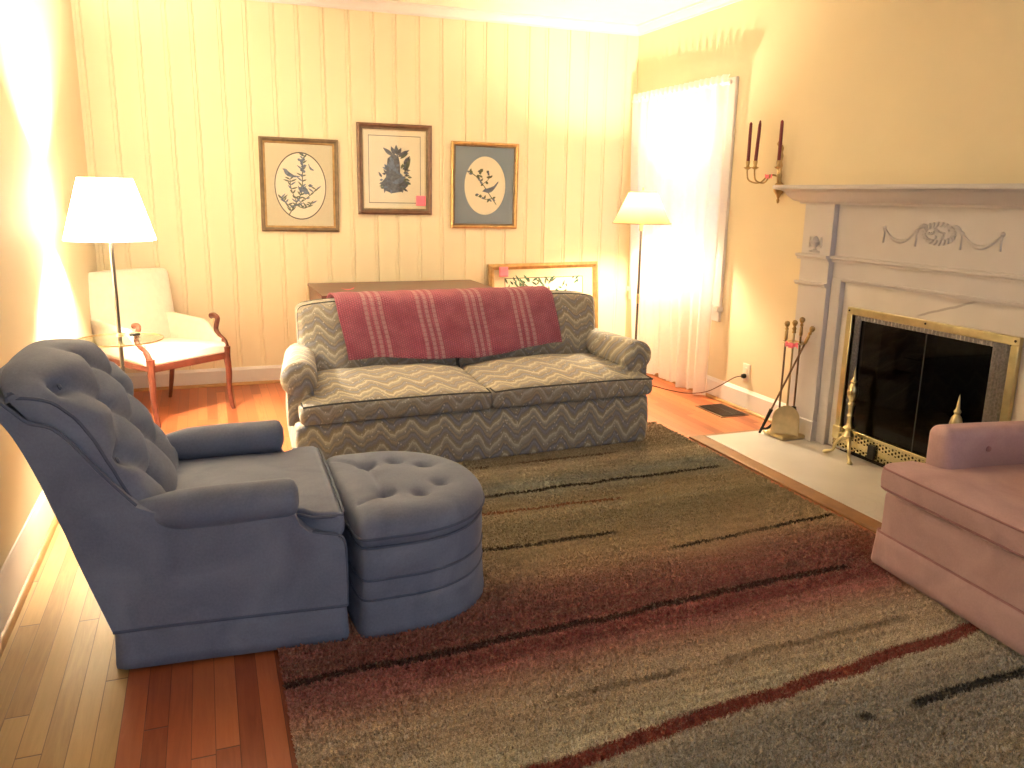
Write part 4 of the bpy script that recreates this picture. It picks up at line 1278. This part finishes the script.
def otop(u, v):
    # v 0..1: underside edge -> welt -> over the top to the middle
    if v < .2: k = .965+.045*math.sin(v/.2*PI/2); z = .305+.035*(v/.2)
    else:
        t = (v-.2)/.8; k = 1.01*math.cos(t*PI/2)**.8 if t < 1 else 0; z = .34+.062*math.sin(min(1, t*1.9)*PI/2)+.014*math.sin(t*PI/2)
    x, y = dshape(u, k)
    x = ox0+.2+(x-ox0-.2) if False else x
    d = 0
    for bx_, by_ in OB:
        r = math.hypot(x-bx_, y-by_); d += .030*math.exp(-(r/.026)**2)+.010*math.exp(-(r/.07)**2)
    for a, b in OS:
        d += .010*math.exp(-(segd((x, y), a, b)/.012)**2)
    return (x, y, z-d*sstep(.34, .37, z))
MB().grid(otop, 120, 44, cu=True).build('tufted_top', BV, om, sharp=80)
MB().tube([(*dshape(i/96, 1.01), .338) for i in range(96)], .0048, 6, closed=True).build('welt', BWt, om)
for bx_, by_ in OB:
    MB().lathe([(0, -.004), (.009, -.003), (.010, .0), (.006, .004), (0, .005)], 10, (bx_, by_, .376)).build('button', BWt, om)

# ------------------------------------------------------------------ pink chair
PV, PWt = M['pink_velvet'], M['pink_welt']
PA = (2.292, 2.218, 0); PR = math.atan2(1.537-2.218, 2.235-2.292)
pk = thing('pink_armchair', 'dusty pink velvet armchair cut off by the right edge, before the hearth', 'armchair', PA, PR, (.36, .40, 0))
PWd = .72
def pskirt(u, v):
    p, nr = prr(u); k = .010*(1-v)
    return (p[0]+nr[0]*k, p[1]+nr[1]*k, .03+(.152-.03)*v)
prr = rrect(.006, PWd-.006, .006, .80, .02)
MB().grid(pskirt, 140, 4, cu=True).build('skirt', PV, pk, sharp=60, solid=.006)
MB().rbox(.014, PWd-.014, .014, .80, .13, .312, .022, (14, 14, 6)).build('seat_base', PV, pk, sharp=60)
w = MB().tube([(*prr(i/120)[0], .152) for i in range(120)], .0045, 6, closed=True)
w.build('welt', PWt, pk)
def pseat(q, p):
    a, b, c = p
    z = q.z+.02*(1-a*a)*(1-b*b)*max(0, c)
    y = q.y-.012*(1-c*c)*(1 if b < 0 else 0)*abs(b)
    k = sstep(.10, .16, q.y)
    x = PWd/2+(q.x-PWd/2)*(1-.26*k)
    return (x, y, z)
MB().rbox(.022, PWd-.022, -.012, .62, .315, .425, .024, (20, 26, 5), pseat).build('seat_cushion', PV, pk, sharp=80)
w = MB()
for zz in (.335, .408):
    w.tube([(.03, .10, zz), (.024, .05, zz), (.024, .01, zz), (.035, -.014, zz)]+[(.05+(PWd-.1)*k/16, -.020-.003*math.sin(PI*k/16), zz) for k in range(17)]+[(PWd-.035, -.014, zz), (PWd-.024, .01, zz), (PWd-.024, .08, zz)], .004, 6)
w.build('welt', PWt, pk)
for xa_, xb_, sg in ((.06, .17, 1), (PWd-.17, PWd-.06, -1)):
    def pa(q, p):
        a, b, c = p
        x = q.x+.008*(1-b*b)*(1-c*c)*a-sg*.055*sstep(.2, .7, q.y)*0
        return (x, q.y, q.z-.012*sstep(.2, .75, q.y)*max(0, c))
    o = MB().rbox(xa_, xb_, .125, .80, .30, .575, .035, (6, 16, 10), pa).build('arm', PV, pk, sharp=80)
    xi = xb_ if sg > 0 else xa_
    for yy in (.30, .50):
        MB().lathe([(0, -.002), (.011, -.001), (.010, .003), (0, .005)], 10, xf=Matrix.Translation((xi+.006*sg, yy, .50)) @ Matrix.Rotation(sg*PI/2, 4, 'Y')).build('button', PWt, o)
def pb(q, p):
    a, b, c = p
    return (q.x, q.y+.14*(c+1)/2-.03*(1-a*a)*(1-c*c)*(1 if b < 0 else 0), q.z-.03*a*a*max(0, c))
o = MB().rbox(.075, PWd-.075, .53, .72, .40, .80, .05, (14, 5, 14), pb).build('back', PV, pk, sharp=80)
for xx, zz in ((.24, .62), (.36, .55), (.48, .62), (.36, .72)):
    MB().lathe([(0, -.003), (.010, -.002), (.009, .003), (0, .004)], 10, xf=Matrix.Translation((xx, .565+.14*(zz-.4)/.4-.02, zz)) @ Matrix.Rotation(PI/2, 4, 'X')).build('button', PWt, o)
for xx, yy in ((.06, .11), (PWd-.06, .11), (.06, .72), (PWd-.06, .72)):
    zz = .018 if (xx < .1 and yy > .5) else 0.
    MB().lathe([(0, zz), (.016, zz), (.022, .05), (.024, .14), (0, .14)], 12, (xx, yy, 0)).build('leg', M['black'], pk)

# ------------------------------------------------------------------ white armchair in the corner
phi = math.radians(38)
# local: x to the chair's left-to-right as seen from the front, y = backwards
wc = thing('wooden_armchair', 'white upholstered armchair with carved mahogany arms in the left corner', 'armchair', (-.353, 5.022, 0), phi, (.28, .28, 0))
WF, MG = M['white_fabric'], M['mahogany']
CW = .56
def cseat(q, p):
    a, b, c = p
    return (CW/2+(q.x-CW/2)*(1-.10*(q.y/.5)), q.y, q.z+.022*(1-a*a)*(1-b*b)*max(0, c)-.02*max(0, q.y)/.5)
MB().rbox(.008, CW-.008, -.008, .53, .352, .43, .025, (14, 14, 4), cseat).build('seat', WF, wc, sharp=80)
MB().box(.01, CW-.01, -.01, .02, .322, .362).box(.012, .035, .02, .5, .322, .36).box(CW-.035, CW-.012, .02, .5, .322, .36).build('seat_rail', MG, wc, bevel=.004)
def cback(q, p):
    a, b, c = p
    t = (q.z-.34)/.5
    flare = 1+.26*t
    return (CW/2+.03+(q.x-CW/2)*flare*.94, q.y+.17*t-.025*(1-a*a)*(1-c*c)*(1 if b < 0 else 0)-.03*(1-a*a), q.z+.012*(1-a*a)*max(0, c))
MB().rbox(.0, CW, .47, .555, .34, .845, .03, (14, 4, 14), cback).build('back', WF, wc, sharp=80)
for x0_, sg in ((.012, 1), (CW-.012, -1)):
    # upholstered side panel
    def sp(u, v, x0_=x0_, sg=sg):
        y = .03+.50*u; top = .545-.10*sstep(.32, .0, u)*1.0+.035*u
        x = x0_+sg*(.012+.03*u)-sg*.02*v
        return (x, y+.06*v*u, .36+(top-.36)*v)
    MB().grid(sp, 16, 8).build('side_panel', WF, wc, sharp=80, solid=.04)
    A_ = spline([(x0_, .0, .385), (x0_-sg*.004, .02, .43), (x0_-sg*.006, .07, .462), (x0_-sg*.010, .10, .50), (x0_-sg*.010, .085, .545), (x0_-sg*.006, .075, .572), (x0_, .095, .588), (x0_, .125, .582)], 6)
    MB().tube(A_, [.019-.004*math.sin(PI*i/(len(A_)-1)) for i in range(len(A_))], 10).build('arm_post', MG, wc)
    L_ = spline([(x0_, .0, .40), (x0_, .0, .33), (x0_-sg*.003, -.006, .24), (x0_, -.004, .12), (x0_+sg*.0, -.02, .03), (x0_, -.035, .0)], 6)
    n_ = len(L_)
    MB().tube(L_, [.025-.014*(i/(n_-1)) for i in range(n_)], 10).build('leg', MG, wc)
    xb = CW/2+(x0_-CW/2)*.84
    L_ = spline([(xb, .48, .36), (xb, .50, .2), (xb, .545, .0)], 6); n_ = len(L_)
    MB().tube(L_, [.02-.008*(i/(n_-1)) for i in range(n_)], 8).build('leg', MG, wc)

# ------------------------------------------------------------------ lamps
LX, LY = -.425, 4.36
la = thing('floor_lamp', 'tall floor lamp with white shade and round glass tray, beside the recliner', 'lamp', (LX, LY, 0), group='floor lamps')
MB().lathe([(0, 0), (.135, 0), (.135, .012), (.11, .022), (.03, .03), (.012, .05), (0, .05)], 32).build('base', M['chrome'], la)
MB().tube([(0, 0, .04), (0, 0, 1.14)], .0095, 12).build('pole', M['chrome'], la)
MB().lathe([(.0, .60), (.018, .60), (.02, .612), (.012, .618), (0, .618)], 16).build('collar', M['brass'], la)
MB().lathe([(0, .652), (.02, .652), (.014, .665), (.0, .672)], 16).build('collar', M['brass'], la)
gt = MB().lathe([(0, .632), (.192, .632), (.196, .635), (.196, .639), (.192, .642), (0, .642)], 64)
gt.build('glass_tray', M['table_glass'], la)
MB().tube([(.197*math.cos(2*PI*k/64), .197*math.sin(2*PI*k/64), .637) for k in range(64)], .0035, 6, closed=True).build('tray_rim', M['old_brass'], la)
def shade(mb, r0, r1, z0, z1, segs, pleat=0.):
    def fn(u, v):
        a = 2*PI*u; k = 1+pleat*math.sin(a*segs/3)
        r = (r0+(r1-r0)*v)*k
        return (r*math.cos(a), r*math.sin(a), z0+(z1-z0)*v)
    return mb.grid(fn, segs, 8, cu=True)
shade(MB(), .203, .118, 1.118, 1.405, 72).build('lamp_shade', M['shade'], la, sharp=180)
MB().lathe([(0, 1.13), (.016, 1.13), (.016, 1.25), (0, 1.25)], 12).build('socket', M['brass'], la)
MB().tube([(.118*math.cos(2*PI*k/40), .118*math.sin(2*PI*k/40), 1.404) for k in range(40)], .002, 5, closed=True).tube([(-.118, 0, 1.404), (0, 0, 1.39), (.118, 0, 1.404)], .002, 5).build('spider', M['brass'], la)
MB().lathe([(0, 1.25), (.014, 1.255), (.026, 1.28), (.03, 1.305), (.024, 1.328), (0, 1.338)], 16).build('bulb', M['bulb_l'], la)

RX, RY = 2.905, 5.2
lb = thing('floor_lamp', 'slender floor lamp with pleated cream shade, between sofa and curtain', 'lamp', (RX, RY, 0), group='floor lamps')
MB().lathe([(0, 0), (.115, 0), (.115, .01), (.09, .02), (.025, .03), (.012, .05), (0, .05)], 32).build('base', M['chrome'], lb)
MB().tube([(0, 0, .04), (0, 0, .62)], .0085, 12).tube([(0, 0, .66), (0, 0, 1.13)], .0095, 12).build('pole', M['chrome'], lb)
MB().lathe([(.0, .60), (.011, .605), (.013, .64), (.011, .675), (0, .68)], 12).build('joint', M['pale_brass'], lb)
shade(MB(), .200, .098, 1.172, 1.39, 288, .008).build('lamp_shade', M['shade_cream'], lb, sharp=180)
MB().tube([(.206*math.cos(2*PI*k/60), .206*math.sin(2*PI*k/60), 1.174) for k in range(60)], .003, 5, closed=True).build('shade_trim', M['shade_cream'], lb)
MB().lathe([(0, 1.12), (.016, 1.12), (.016, 1.25), (0, 1.25)], 12).build('socket', M['brass'], lb)
MB().tube([(.095*math.cos(2*PI*k/40), .095*math.sin(2*PI*k/40), 1.384) for k in range(40)], .002, 5, closed=True).tube([(-.095, 0, 1.384), (0, 0, 1.37), (.095, 0, 1.384)], .002, 5).build('spider', M['brass'], lb)
MB().lathe([(0, 1.40), (.006, 1.40), (.008, 1.41), (.004, 1.42), (0, 1.422)], 10).build('finial', M['brass'], lb)
MB().lathe([(0, 1.25), (.014, 1.255), (.026, 1.28), (.03, 1.305), (.024, 1.328), (0, 1.338)], 16).build('bulb', M['bulb_r'], lb)

rm = MB().rbox(-.026, .026, -.011, .011, 0, .012, .004, 2, k=2)
o = rm.build('small_gadget', M['black_plastic']); o.location = (LX+.062, LY+.06, .643); o.rotation_euler = (0, 0, .5)
tag(o, 'small flat black gadget lying on the round glass tray', 'gadget')

# ------------------------------------------------------------------ rug
x0, x1, y0, y1 = .13, 2.512, .75, 4.20
rgm = thing('area_rug', 'large shaggy striped rug in tan, olive and red', 'rug', (1.32, 2.5, 0))
PIV[rgm.name] = Vector((1.32, 2.5, 0))
def rfn(q, p): return q
MB().rbox(x0, x1, y0, y1, .001, .012, .005, (24, 34, 1), k=2).build('backing', M['rug_back'], rgm)
rng = np.random.default_rng(4)
NT = 230000
# more tufts where the camera is near
tx = rng.uniform(x0, x1, NT); ty = y0+(y1-y0)*rng.uniform(0, 1, NT)**1.35
edge = rng.uniform(0, 1, NT) < .012
tx[edge] = x0
ang = rng.uniform(0, 2*np.pi, NT); hgt = rng.uniform(.007, .014, NT); wid = rng.uniform(.0016, .003, NT)*(1+.3*(ty-y0))
la_ = rng.uniform(0, 2*np.pi, NT); ln = rng.uniform(.002, .012, NT)
base = np.stack([tx, ty, np.full(NT, .010)], 1)
dx = np.stack([np.cos(ang)*wid, np.sin(ang)*wid, np.zeros(NT)], 1)
tip = base+np.stack([np.cos(la_)*ln, np.sin(la_)*ln, hgt], 1)
mid = base*.45+tip*.55; mid[:, 2] += .002
vv = np.stack([base-dx*.7, base+dx*.7, mid+dx, mid-dx, tip], 1)-np.array([1.32, 2.5, 0])
me = bpy.data.meshes.new('pile')
me.vertices.add(NT*5); me.vertices.foreach_set('co', vv.reshape(-1).astype(np.float32))
b5 = (np.arange(NT)*5)[:, None]
loops = np.concatenate([b5+np.array([[0, 1, 2, 3]]), b5+np.array([[3, 2, 4]])], 1).reshape(-1)
me.loops.add(NT*7); me.loops.foreach_set('vertex_index', loops.astype(np.int32))
starts = np.stack([np.arange(NT)*7, np.arange(NT)*7+4], 1).reshape(-1)
me.polygons.add(NT*2); me.polygons.foreach_set('loop_start', starts.astype(np.int32))
me.update(calc_edges=True); me.validate()
me.materials.append(M['rug'].mat)
po = bpy.data.objects.new('pile', me); COL.objects.link(po); po.parent = rgm; po['kind'] = 'stuff'

# ------------------------------------------------------------------ daylight and exposure
wd = bpy.data.worlds.new('daylight'); scene.world = wd; wd.use_nodes = True
bg = wd.node_tree.nodes['Background']
bg.inputs[0].default_value = (.86, .92, 1., 1); bg.inputs[1].default_value = 1.85
scene.view_settings.view_transform = 'Standard'
scene.view_settings.look = 'None'
scene.view_settings.exposure = 0.
scene.view_settings.gamma = 1.
scene.view_settings.use_curve_mapping = False
scene.cycles.use_denoising = True
scene.cycles.max_bounces = 10
scene.cycles.transparent_max_bounces = 16
scene.cycles.sample_clamp_indirect = 30.
